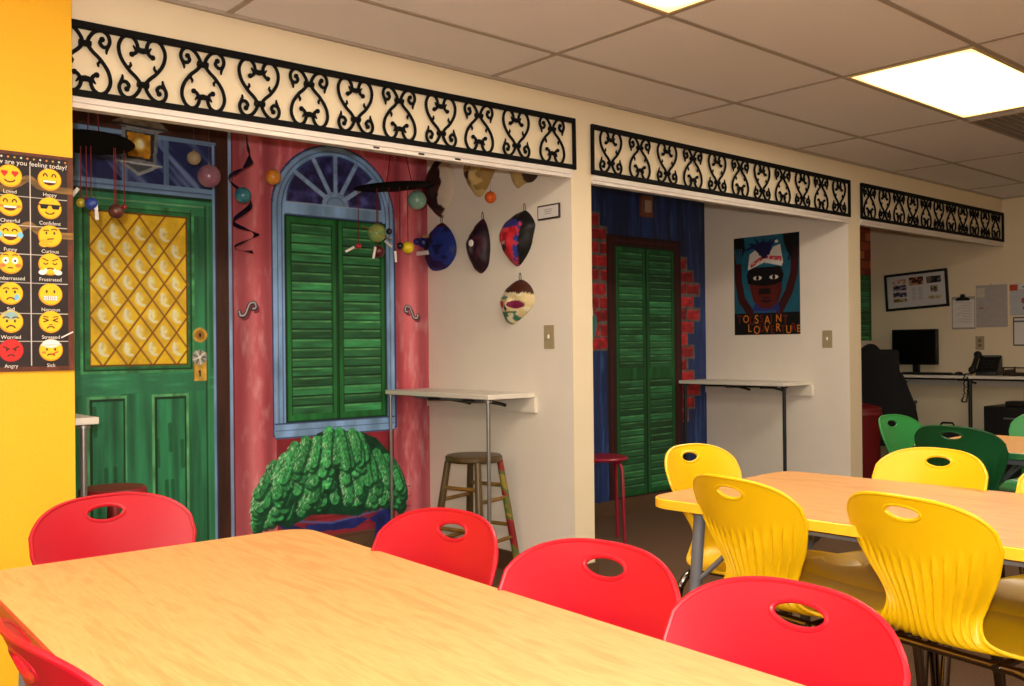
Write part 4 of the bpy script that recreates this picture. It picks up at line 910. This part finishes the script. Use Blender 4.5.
# ================================================================== CHAIRS
def shell_mesh(name, m):
    prof = [(.232, .452, .155), (.226, .476, .180), (.195, .492, .196), (.12, .498, .208), (.02, .494, .212), (-.08, .492, .206), (-.142, .498, .178), (-.180, .518, .126), (-.198, .556, .110), (-.210, .600, .127), (-.222, .645, .152), (-.236, .692, .170), (-.250, .738, .182), (-.266, .783, .184), (-.284, .826, .184)]
    dense = np.array(bezier(prof, 12)); seg = np.hypot(*(np.diff(dense[:, :2], axis=0).T)); S = np.concatenate([[0], np.cumsum(seg)]); T = S[-1]
    ev = lambda s: np.stack([np.interp(s, S, dense[:, i]) for i in range(3)], -1)
    sb = S[12 * 7]                      # bend between seat and back
    NU, NV = 84, 116
    us = np.linspace(-1, 1, NU + 1); rows = np.linspace(0, 1, NV + 1)
    U, V = np.meshgrid(us, rows); s0 = V * T
    drop = .115 * (1 - np.sqrt(np.clip(1 - np.abs(U) ** 2.4, 0, 1))); fdrop = .05 * (1 - np.sqrt(np.clip(1 - np.abs(U) ** 4, 0, 1)))
    s = np.where(s0 > sb, sb + (s0 - sb) * (T - drop - sb) / (T - sb), sb - (sb - s0) * (sb - fdrop) / sb)
    hs = T - .039; ha, hb = .043, .0185     # handle hole
    e_ = ev(s); Wd = e_[..., 2]; A_ = U * Wd
    cs = (s[:-1, :-1] + s[1:, 1:]) / 2; cA = (A_[:-1, :-1] + A_[1:, 1:]) / 2
    hole = (cA / ha) ** 2 + ((cs - hs) / hb) ** 2 < 1
    keep = ~hole; tch = np.zeros(U.shape, int); tk = np.zeros(U.shape, int)
    for dj in (0, 1):
        for di in (0, 1):
            tch[dj:NV + dj, di:NU + di] += hole; tk[dj:NV + dj, di:NU + di] += keep
    rim = (tch > 0) & (tk > 0)
    ang = np.arctan2((s - hs) / hb, A_ / ha)
    A_ = np.where(rim, ha * np.cos(ang), A_); s = np.where(rim, hs + hb * np.sin(ang), s)
    e_ = ev(s); un = A_ / e_[..., 2]
    d = ev(np.clip(s + .004, 0, T)) - ev(np.clip(s - .004, 0, T)); tl = np.hypot(d[..., 0], d[..., 1]); tx, tz = d[..., 0] / tl, d[..., 1] / tl
    nx, nz = tz, -tx            # towards the sitter (front / up)
    bw = np.clip((s - sb + .02) / .10, 0, 1); bw = bw * bw * (3 - 2 * bw)
    dish = (.044 * bw + .010 * (1 - bw)) * un ** 2 * np.where(bw > .5, 1, 1)
    def surf(off): return np.stack([e_[..., 0] + nx * (dish + off), A_, e_[..., 1] + nz * (dish + off)], -1)
    z = e_[..., 1]; start = .695 + .045 * np.abs(un) ** 1.5 + .012 * np.sin(un * 40)
    win = np.clip((start - z) / .05, 0, 1) * np.clip((s - (sb - .05)) / .05, 0, 1) * np.clip((.97 - np.abs(un)) / .08, 0, 1)
    fl = -.0068 * win * (np.clip(np.cos(un * math.pi * 13.5), -.35, 1) + .35) / 1.35
    inner = surf(0.0); outer = surf(-.0055 + fl)
    vs = np.concatenate([inner.reshape(-1, 3), outer.reshape(-1, 3)]); off = (NV + 1) * (NU + 1); idx = lambda j, i: j * (NU + 1) + i
    fs = []
    for j in range(NV):
        for i in range(NU):
            if not hole[j, i]:
                a, b_, c_, d_ = idx(j, i), idx(j, i + 1), idx(j + 1, i + 1), idx(j + 1, i)
                fs.append((a, b_, c_, d_)); fs.append((a + off, d_ + off, c_ + off, b_ + off))
    mb = MB(); mb.add(vs.tolist(), fs)
    mid = surf(-.0027)
    bnd = [mid[0, i] for i in range(0, NU, 3)] + [mid[j, NU] for j in range(0, NV, 2)] + [mid[NV, i] for i in range(NU, 0, -2)] + [mid[j, 0] for j in range(NV, 0, -2)]
    # drop coincident points
    b2 = [bnd[0]]
    for p in bnd[1:]:
        if np.linalg.norm(p - b2[-1]) > .003: b2.append(p)
    if np.linalg.norm(b2[0] - b2[-1]) < .003: b2.pop()
    mb.tube(b2, .0046, 8, closed=True)
    hj = sorted([(float(ang[j, i]), tuple(mid[j, i])) for j, i in zip(*np.nonzero(rim))])
    hp = []
    for k in range(48):        # smooth ellipse for the handle rim
        a_ = 2 * math.pi * k / 48; s_ = hs + hb * math.sin(a_); AA = ha * math.cos(a_); q = ev(np.array(s_)); dd = ev(np.array(s_ + .004)) - ev(np.array(s_ - .004)); l_ = math.hypot(dd[0], dd[1]); u_ = AA / q[2]
        o_ = .044 * u_ ** 2 - .0027; hp.append((q[0] + dd[1] / l_ * o_, AA, q[1] - dd[0] / l_ * o_))
    mb.tube(hp, .0048, 8, closed=True)
    return mb
def make_chair(plastic, label, group):
    t = thing('shell_chair', label, 'chair', group=group)
    o = shell_mesh('seat_shell', plastic).obj('seat_shell', plastic, t)
    fr = MB()
    fr.tube([(.13, -.17, .474), (.13, .17, .474)], .010, 10).tube([(-.13, -.17, .470), (-.13, .17, .470)], .010, 10)
    for s_ in (-1, 1): fr.tube([(.145, s_ * .125, .474), (0, s_ * .125, .474), (-.145, s_ * .125, .470)], .009, 10)
    fr.obj('seat_frame', M_chrome, t)
    for a, b_ in ((1, 1), (1, -1), (-1, 1), (-1, -1)):
        x0 = .13 if a > 0 else -.13; z0 = .474 if a > 0 else .470; ex = .205 if a > 0 else -.225
        pts = bezier([(x0, b_ * .165, z0), (x0 + a * .004, b_ * .190, z0 - .004), (x0 + a * .012, b_ * .208, z0 - .028), (x0 + a * .022, b_ * .214, z0 - .075), (ex - a * .006, b_ * .222, .05), (ex, b_ * .224, .014)], 5)
        l = MB().tube([tuple(p) for p in pts], .0115, 12).obj('leg', M_chrome, t)
        MB().lathe([(.015, .001), (.016, .006), (.0155, .018), (.0125, .024)], (ex, b_ * .2236, 0), 20).obj('foot_glide', M_glide, l)
    return t
GR = {'red': 'red shell chairs around the near table', 'yellow': 'yellow shell chairs around the middle table', 'green': 'green shell chairs around the far table'}
proto = {}
def place_chair(col, top, heading, label):
    """top = where the middle of the top rim is; heading = the way the sitter faces (deg from +x)"""
    m = {'red': M_red, 'yellow': M_yelp, 'green': M_grnp, 'dark': M_dgrn}[col]
    a = R(heading); x = top[0] + .292 * math.cos(a); y = top[1] + .292 * math.sin(a)
    if col not in proto: c = proto[col] = make_chair(m, label, GR.get(col, GR['green']))
    else: c = relabel(copy_tree(proto[col]), label)
    c.location = (x, y, 0); c.rotation_euler.z = a; return c
place_chair('red', (.68, -.965), -84, 'red chair at the far end of the near table, before the yellow wall')
place_chair('red', (1.135, -1.69), 183, 'red chair on the right side of the near table, the farthest of three')
place_chair('red', (1.13, -2.10), 185, 'red chair on the right side of the near table, in the middle of three')
place_chair('red', (1.122, -2.461), 178, 'red chair on the right side of the near table, nearest the camera')
place_chair('red', (.262, -1.96), 2, 'red chair on the left side of the near table, cut by the lower left corner')
place_chair('yellow', (1.875, -1.775), -9, 'yellow ribbed chair seen from behind, left one on the near side of the middle table')
place_chair('yellow', (1.90, -2.195), -9, 'yellow ribbed chair seen from behind with its chrome legs showing')
place_chair('yellow', (2.395, -1.245), -90, 'yellow chair at the left end of the middle table by the painted green doors')
place_chair('yellow', (2.83, -1.88), 173, 'yellow chair on the far side of the middle table before the dark green chair')
place_chair('yellow', (2.83, -2.30), 180, 'yellow chair on the far side of the middle table, cut by the right edge')
place_chair('yellow', (1.94, -2.72), -4, 'yellow chair on the near side of the middle table, barely showing at the right edge')
place_chair('green', (3.985, -1.12), -92, 'light green chair at the left end of the far table')
place_chair('green', (4.66, -1.59), 180, 'light green chair on the far side of the far table at the right edge')
place_chair('dark', (3.60, -1.56), -4, 'dark green chair seen from behind, behind the yellow chair')

# ================================================================== TABLES
def table(label, cx, cy, rz, wx, ly, zt, edge, leg_m):
    t = thing('activity_table', label, 'table', (cx, cy, 0), R(rz))
    def rr(hx, hy, r_, n=8):
        out = []
        for sx, sy, a0 in ((1, 1, 0), (-1, 1, 90), (-1, -1, 180), (1, -1, 270)):
            for k in range(n + 1):
                a = R(a0 + 90 * k / n); out.append((sx * (hx - r_) + r_ * math.cos(a), sy * (hy - r_) + r_ * math.sin(a)))
        return out
    MB().prism(rr(wx / 2 - .004, ly / 2 - .004, .066), zt - .026, zt).obj('tabletop', M_top, t, bevel=.0015)
    o, i = rr(wx / 2, ly / 2, .070), rr(wx / 2 - .0045, ly / 2 - .0045, .0655); n = len(o)
    vs = [(p[0], p[1], z) for p, z in [(p, zt - .001) for p in i] + [(p, zt - .003) for p in o] + [(p, zt - .026) for p in o] + [(p, zt - .028) for p in i]]
    fs = [(r_ * n + k, r_ * n + (k + 1) % n, ((r_ + 1) % 4) * n + (k + 1) % n, ((r_ + 1) % 4) * n + k) for r_ in range(4) for k in range(n)]
    m = MB(); m.add(vs, fs); m.obj('edge_band', edge, t)
    for sy in (-1, 1):
        for sx in (-1, 1):
            x0, y0 = sx * (wx / 2 - .075), sy * (ly / 2 - .13); x1, y1 = sx * (wx / 2 - .055), sy * (ly / 2 - .085)
            l = MB().tube([(x0, y0, zt - .028), (x1, y1, .03)], [.0165, .0165], 16).obj('leg', leg_m, t)
            MB().lathe([(.019, .001), (.020, .008), (.019, .03), (.016, .034)], (x1, y1, 0), 20).obj('foot_glide', M_glide, l)
            MB().tube([(x0 + (x1 - x0) * .3, y0 + (y1 - y0) * .3, zt - .23), (x0 - sx * .10, y0 - sy * .17, zt - .03)], .006, 8).tube([(x0 + (x1 - x0) * .3, y0 + (y1 - y0) * .3, zt - .23), (x0 - sx * .01, y0 - sy * .19, zt - .03)], .006, 8).obj('brace', leg_m, l)
    m = MB()
    for sy in (-1, 1): m.box(-wx / 2 + .06, wx / 2 - .06, sy * (ly / 2 - .13) - .015, sy * (ly / 2 - .13) + .015, zt - .045, zt - .027)
    for sx in (-1, 1): m.box(sx * (wx / 2 - .09) - .012, sx * (wx / 2 - .09) + .012, -ly / 2 + .14, ly / 2 - .14, zt - .055, zt - .027)
    m.obj('apron_frame', leg_m, t); return t
E_red = mat('red vinyl edge', (150, 22, 28), .4); E_yel = mat('yellow vinyl edge', (246, 190, 40), .4); E_grn = mat('green vinyl edge', (26, 100, 54), .4)
table('large maple-topped table in the foreground with red chairs around it', .690, -2.112, -2.2, .68, 1.88, .735, E_red, M_grey)
table('maple-topped table with yellow edge and yellow chairs around it', 2.385, -2.34, 2.5, .745, 1.83, .73, E_yel, M_grey)
table('maple-topped table with green edge, farthest from the camera', 4.06, -2.25, 1, .66, 1.83, .73, E_grn, M_grey)

# ================================================================== OFFICE ALCOVE
t = thing('wall_desk', 'long white wall desk on black folding brackets in the office alcove', 'desk', (XE, .2, .87))
MB().box(-.40, 0, -1.5, .95, -.024, 0).obj('desktop', M_shelf, t, bevel=.003); MB().box(-.022, 0, -1.5, .95, -.10, -.026).obj('wall_ledger', M_shelf, t)
for yy in (.62, .02, -.6): MB().tube([(-.36, yy, -.034), (-.22, yy, -.040), (-.10, yy, -.062), (-.024, yy, -.075)], .010, 8).obj('folding_bracket', M_black, t)
MB().cyl((-.36, -.075, -.866), (-.36, -.075, -.026), .015).obj('leg', M_black, t); MB().box(-.37, -.33, -1.4, .85, -.038, -.026).obj('support_bar', M_black, t)
t = thing('computer_monitor', 'black flat computer monitor on the office desk', 'monitor', (8.02, .665, .87), R(-6))
MB().box(-.02, .02, -.21, .21, .082, .39).obj('screen_housing', M_black, t, bevel=.006); MB().box(-.022, -.0202, -.197, .197, .097, .375).obj('screen', mat('dark screen glass', (6, 6, 8), .3, spec=.3), t)
MB().box(.005, .03, -.03, .03, .01, .12).obj('neck', M_black, t, bevel=.004); MB().lathe([(.10, 0), (.10, .006), (.03, .014)], (.015, 0, .0), 32).obj('stand_base', M_black, t)
t = thing('computer_keyboard', 'low black keyboard in front of the monitor', 'keyboard', (7.87, .50, .87), R(0))
MB().box(-.055, .055, -.21, .21, .001, .016).obj('keyboard_body', M_black, t, bevel=.004)
m = MB()
for r_ in range(5):
    for k in range(15): m.box(-.045 + r_ * .019, -.030 + r_ * .019, -.195 + k * .026, -.173 + k * .026, .016, .021)
m.obj('keys', mat('charcoal keys', (26, 26, 28), .5), t)
t = thing('computer_mouse', 'black mouse beside the keyboard on the office desk', 'mouse', (7.86, .225, .872))
MB().ball((0, 0, .008), .05, 24, (1, .62, .42)).obj('mouse_body', M_black, t)
t = thing('desk_telephone', 'black office telephone with handset on the wall desk', 'telephone', (7.99, .055, .87), R(8))
MB().prism([(-.10, .0), (.09, .0), (.09, .15), (.06, .165), (-.09, .035)], -.10, .06, 'y').obj('phone_base', M_black, t, bevel=.006)
m = MB().tube([(-.085, .085, .05), (-.03, .085, .085), (.05, .085, .150), (.085, .085, .17)], [.024, .02, .02, .024], 12); m.ball((-.085, .085, .045), .032, 14).ball((.08, .085, .168), .032, 14)
m.obj('handset', M_black, t)
m = MB()
for i in range(4):
    for j in range(3): x = -.055 + i * .03; m.box(x, x + .018, -.06 + j * .032, -.038 + j * .032, .062 + i * .026, .068 + i * .026)
m.obj('keypad', mat('grey keys', (70, 70, 72), .5), t); MB().box(.03, .075, -.085, .03, .150, .158).obj('display', mat('grey display', (84, 92, 86), .3), t)
cord = bezier([(7.90, .13, .885), (7.80, .145, .882), (7.785, .148, .86), (7.785, .15, .72), (7.785, .17, .665), (7.785, .135, .66), (7.785, .125, .72), (7.785, .12, .80), (7.785, .125, .86)], 10)
coil = []
for i, p in enumerate(cord):
    a = i * 1.9; coil.append((p[0] + .006 * math.cos(a), p[1] + .006 * math.sin(a), p[2]))
tag(MB().tube(coil, .0048, 6).obj('telephone_cord', M_black), 'coiled black telephone cord looping over the front of the desk', 'cord')
t = thing('letter_tray', 'dark stacking letter tray at the right end of the desk', 'tray', (7.98, -.25, .87))
m = MB().box(-.12, .12, -.13, .13, .004, .008).box(-.12, -.116, -.13, .13, .004, .03).box(-.12, .12, -.13, -.126, .004, .05).box(-.12, .12, .126, .13, .004, .05).box(-.12, .12, -.13, .13, .062, .066).box(-.12, -.116, -.13, .13, .062, .072)
for sx in (-.115, .115):
    for sy in (-.125, .125): m.box(sx - .005, sx + .005, sy - .005, sy + .005, 0, .07)
m.obj('tray_frame', mat('bronze metal', (70, 56, 40), .4, .5), t); MB().box(-.10, .11, -.11, .11, .009, .022).obj('paper_stack', M_paper, t)
# under-desk equipment
t = thing('black_cabinet', 'black cabinet under the right end of the wall desk', 'cabinet', (7.95, -.20, 0))
MB().box(-.19, .19, -.25, .19, .0, .63).obj('cabinet_body', M_black, t, bevel=.006)
for z in (.04, .33): d = MB().box(-.205, -.19, -.235, .175, z, z + .27).obj('drawer', mat('black drawer front', (20, 20, 21), .4), t, bevel=.004); MB().box(-.214, -.205, -.09, .03, z + .205, z + .217).obj('handle', M_steel, d)
t = thing('wireless_router', 'small black router with one antenna on the black cabinet', 'router', (7.90, -.29, .63))
MB().box(-.08, .08, -.1, .14, .001, .04).obj('router_body', M_black, t, bevel=.006); MB().cyl((.05, .04, .03), (.05, .04, .16), .006, .004, 10).obj('antenna', M_black, t)
t = thing('computer_bag', 'black bag on the floor below the wall desk', 'bag', (7.72, .26, 0))
MB().ball((0, 0, .23), .23, 24, (.45, .85, 1.0)).obj('bag_body', mat('black nylon', (16, 15, 16), .8, bump=.4), t, smooth=True); MB().tube([(0, -.08, .43), (0, -.04, .485), (0, .04, .485), (0, .08, .43)], .008, 8).obj('handle', M_black, t)
# filing cabinet behind the chair
t = thing('filing_cabinet', 'beige filing cabinet behind the dark office chair', 'cabinet', (7.50, .93, 0))
M_file = mat('beige enamel', (200, 188, 168), .5)
MB().box(-.20, .20, -.20, .20, .0, 1.165).obj('cabinet_body', M_file, t, bevel=.005)
for k in range(3): d = MB().box(-.19, .19, -.212, -.20, .04 + k * .37, .39 + k * .37).obj('drawer', M_file, t, bevel=.003); MB().box(-.05, .05, -.228, -.212, .30 + k * .37, .315 + k * .37).obj('handle', M_steel, d)

# office chair with coat
t = thing('office_chair', 'black high-backed office chair in front of the monitor', 'office chair', (7.28, .64, 0), R(20))
M_fab = mat('black upholstery', (16, 15, 16), .85, bump=.3)
MB().box(-.23, .23, -.24, .24, .44, .52).obj('seat_cushion', M_fab, t, bevel=.035, seg=4)
b = MB().box(-.035, .035, -.21, .21, 0, .56).obj('backrest', M_fab, t, bevel=.03, seg=4); b.location = (-.23, 0, .54); b.rotation_euler = (0, R(-9), 0)
MB().cyl((0, 0, .10), (0, 0, .44), .028).obj('gas_post', M_chrome, t)
for s_ in (-1, 1): MB().tube([(.02, s_ * .22, .46), (.02, s_ * .285, .50), (.0, s_ * .285, .64), (-.10, s_ * .285, .66), (.10, s_ * .285, .66)], .016, 10).obj('armrest', M_black, t)
for k in range(5):
    a = R(72 * k); l = MB().tube([(0, 0, .09), (.30 * math.cos(a), .30 * math.sin(a), .065)], [.026, .016], 10).obj('base_leg', M_black, t)
    MB().lathe([(.027, -.012), (.027, .012)], (.30 * math.cos(a), .30 * math.sin(a), .028), 20, 'y').obj('caster', M_glide, l)
# coat draped over the back
m = MB(); NU_, NV_ = 28, 22; vs = []; fs = []
for j in range(NV_ + 1):
    v = j / NV_
    for i in range(NU_ + 1):
        a = 2 * math.pi * i / NU_; fold = 1 + .07 * math.sin(a * 7 + v * 3) * (.3 + v)
        rx = (.075 + .035 * v) * fold * min(1, v * 5 + .25); ry = (.13 + .12 * math.sin(min(v * 2.4, 1.57)) + .03 * v) * fold * min(1, v * 5 + .5) * (1 + (.18 * min(1, max(0, v - .14) * 7) if math.sin(a) < 0 else .1))
        vs.append((-.29 + .05 * v + rx * math.cos(a), ry * math.sin(a) + .02 * math.sin(v * 5), 1.14 - .80 * v - .04 * abs(math.sin(a)) ** 2 * (1 - v)))
for j in range(NV_):
    for i in range(NU_): fs.append((j * (NU_ + 1) + i, j * (NU_ + 1) + i + 1, (j + 1) * (NU_ + 1) + i + 1, (j + 1) * (NU_ + 1) + i))
fs.append(tuple(range(NU_)))
m.add(vs, fs); o = m.obj('draped_coat', mat('black wool coat', (12, 11, 12), .9, bump=.5, bscale=80), rz=R(20), loc=(7.28, .64, 0)); tag(o, 'black coat hung over the back of the office chair', 'coat')
t = thing('red_bin', 'tall dark red bin beside the right pier, before the office chair', 'bin', (6.62, .42, 0))
M_bin = mat('dark red plastic', (112, 16, 20), .5)
MB().lathe([(.115, .001), (.12, .01), (.14, .60), (.146, .61), (.146, .655), (.138, .665), (.05, .69)], n=40).obj('bin_body', M_bin, t)
MB().lathe([(.148, .60), (.150, .605), (.150, .625), (.148, .63)], n=40).obj('rim', M_bin, t)

# wall items on the end wall (x = XE); y runs to the left in the picture
def framed():
    t = thing('picture_frame', 'black-framed sheet of small photographs hanging tilted on the office wall', 'framed picture', (XE - .001, .73, 1.61))
    o = link('frame', None)
    bpy.data.objects.remove(o)
    hy, hz = .285, .166
    m = MB()
    m.box(-.02, 0, -hy, hy, hz - .022, hz).box(-.02, 0, -hy, hy, -hz, -hz + .022).box(-.02, 0, -hy, -hy + .022, -hz + .022, hz - .022).box(-.02, 0, hy - .022, hy, -hz + .022, hz - .022)
    m.obj('frame', M_black, t, bevel=.002)
    c = Canvas(-hy + .02, hy - .02, -hz + .02, hz - .02, .004, (206, 202, 200))
    def photo(u0, u1, v0, v1, cols, seed):
        X0, X1 = -hy + 2 * hy * u0, -hy + 2 * hy * u1; Z0, Z1 = -hz + 2 * hz * v0, -hz + 2 * hz * v1
        ca, cb = np.array(cols[0], float), np.array(cols[1], float)
        c.rect(X0, X1, Z0, Z1, lambda X, Z: ca + (cb - ca) * (fbm(X * 40, Z * 60, seed) > .5)[..., None])
    photo(.13, .35, .54, .68, ((40, 40, 60), (140, 120, 130)), 1); photo(.13, .35, .36, .50, ((50, 50, 80), (170, 150, 150)), 2); photo(.13, .35, .22, .32, ((120, 100, 60), (180, 160, 120)), 3); photo(.13, .34, .72, .84, ((214, 200, 190), (190, 120, 70)), 4)
    photo(.40, .62, .64, .86, ((70, 34, 24), (180, 130, 100)), 5); photo(.67, .90, .66, .84, ((26, 26, 26), (110, 100, 90)), 6); photo(.73, .84, .42, .58, ((60, 54, 40), (150, 140, 110)), 7); photo(.69, .89, .24, .32, ((160, 140, 100), (196, 180, 140)), 8)
    for col_ in (.43, .53):
        for k in range(9): c.rect(-hy + 2 * hy * col_, -hy + 2 * hy * (col_ + .07), -hz + 2 * hz * (.26 + k * .038), -hz + 2 * hz * (.272 + k * .038), (150, 146, 144))
    c.mesh('photo_sheet', lambda X, Z: (np.full_like(X, -.010), -X, Z), 0, t)
    t.rotation_euler = (R(-3), 0, 0)
framed()
t = thing('clipboard', 'clipboard with a paper sheet hanging on the office wall', 'clipboard', (XE - .001, .322, 1.405))
MB().box(-.004, 0, -.098, .098, -.15, .13).obj('board', mat('clear grey board', (170, 160, 150), .4), t, bevel=.001); MB().box(-.0075, -.0045, -.092, .088, -.135, .105).obj('paper_sheet', M_paper, t)
MB().prism([(-.06, .095), (.06, .095), (.052, .118), (.022, .124), (.016, .15), (-.016, .15), (-.022, .124), (-.052, .118)], -.022, -.008, 'x').obj('clip', M_black, t, bevel=.002)
m = MB()
for k in range(14): m.box(-.0081, -.0076, -.07, .066 - .02 * ((k * 7) % 4), .078 - .0135 * k, .0805 - .0135 * k)
m.obj('printed_lines', mat('faint grey print', (150, 146, 150), .8), t)
t = thing('plastic_sleeve', 'large grey paper sleeve pinned beside the clipboard', 'paper', (XE - .001, .09, 1.445))
MB().box(-.003, 0, -.126, .126, -.178, .178).obj('sleeve', mat('translucent grey sleeve', (176, 168, 166), .5), t); MB().box(-.0045, -.0031, .055, .12, .075, .155).obj('inset_card', mat('cream card', (206, 196, 172), .7), t)
MB().box(-.0045, -.0031, .065, .10, -.02, -.012).obj('red_mark', mat('red ink', (170, 60, 50), .7), t); MB().cyl((0, 0, .185), (-.012, 0, .185), .004, n=8).obj('pin', M_steel, t)
t = thing('wall_calendar', 'pale notice with an orange-red corner at the right edge of the office wall', 'notice', (XE - .001, -.20, 1.49))
MB().box(-.003, 0, -.15, .145, -.13, .13).obj('sheet', mat('pale blue-grey paper', (188, 190, 196), .7), t); MB().box(-.0045, -.0031, .085, .145, .075, .125).obj('red_block', mat('orange red print', (196, 74, 44), .7), t)
MB().box(-.0045, -.0031, -.15, .075, .085, .13).obj('header_strip', M_paper, t); MB().box(-.0048, -.0031, .0, .05, .098, .108).obj('blue_mark', mat('blue print', (60, 80, 130), .7), t)
MB().lathe([(.026, 0), (.026, .0015)], (-.003, .03, -.01), 24, 'x').lathe([(.016, 0), (.016, .0017)], (-.003, .03, -.07), 24, 'x').obj('red_spot', mat('dusty red print', (170, 80, 70), .7), t)
t = thing('dry_erase_board', 'small framed board with lined header below the pale notice', 'board', (XE - .001, -.22, 1.228))
MB().box(-.010, 0, -.14, .14, -.118, .118).obj('frame', mat('dark grey frame', (60, 58, 62), .5), t, bevel=.002); MB().box(-.012, -.010, -.13, .13, -.108, .108).obj('sheet', M_paper, t)
MB().box(-.013, -.0121, -.13, .13, .075, .09).obj('header_strip', mat('grey print', (110, 110, 116), .7), t)
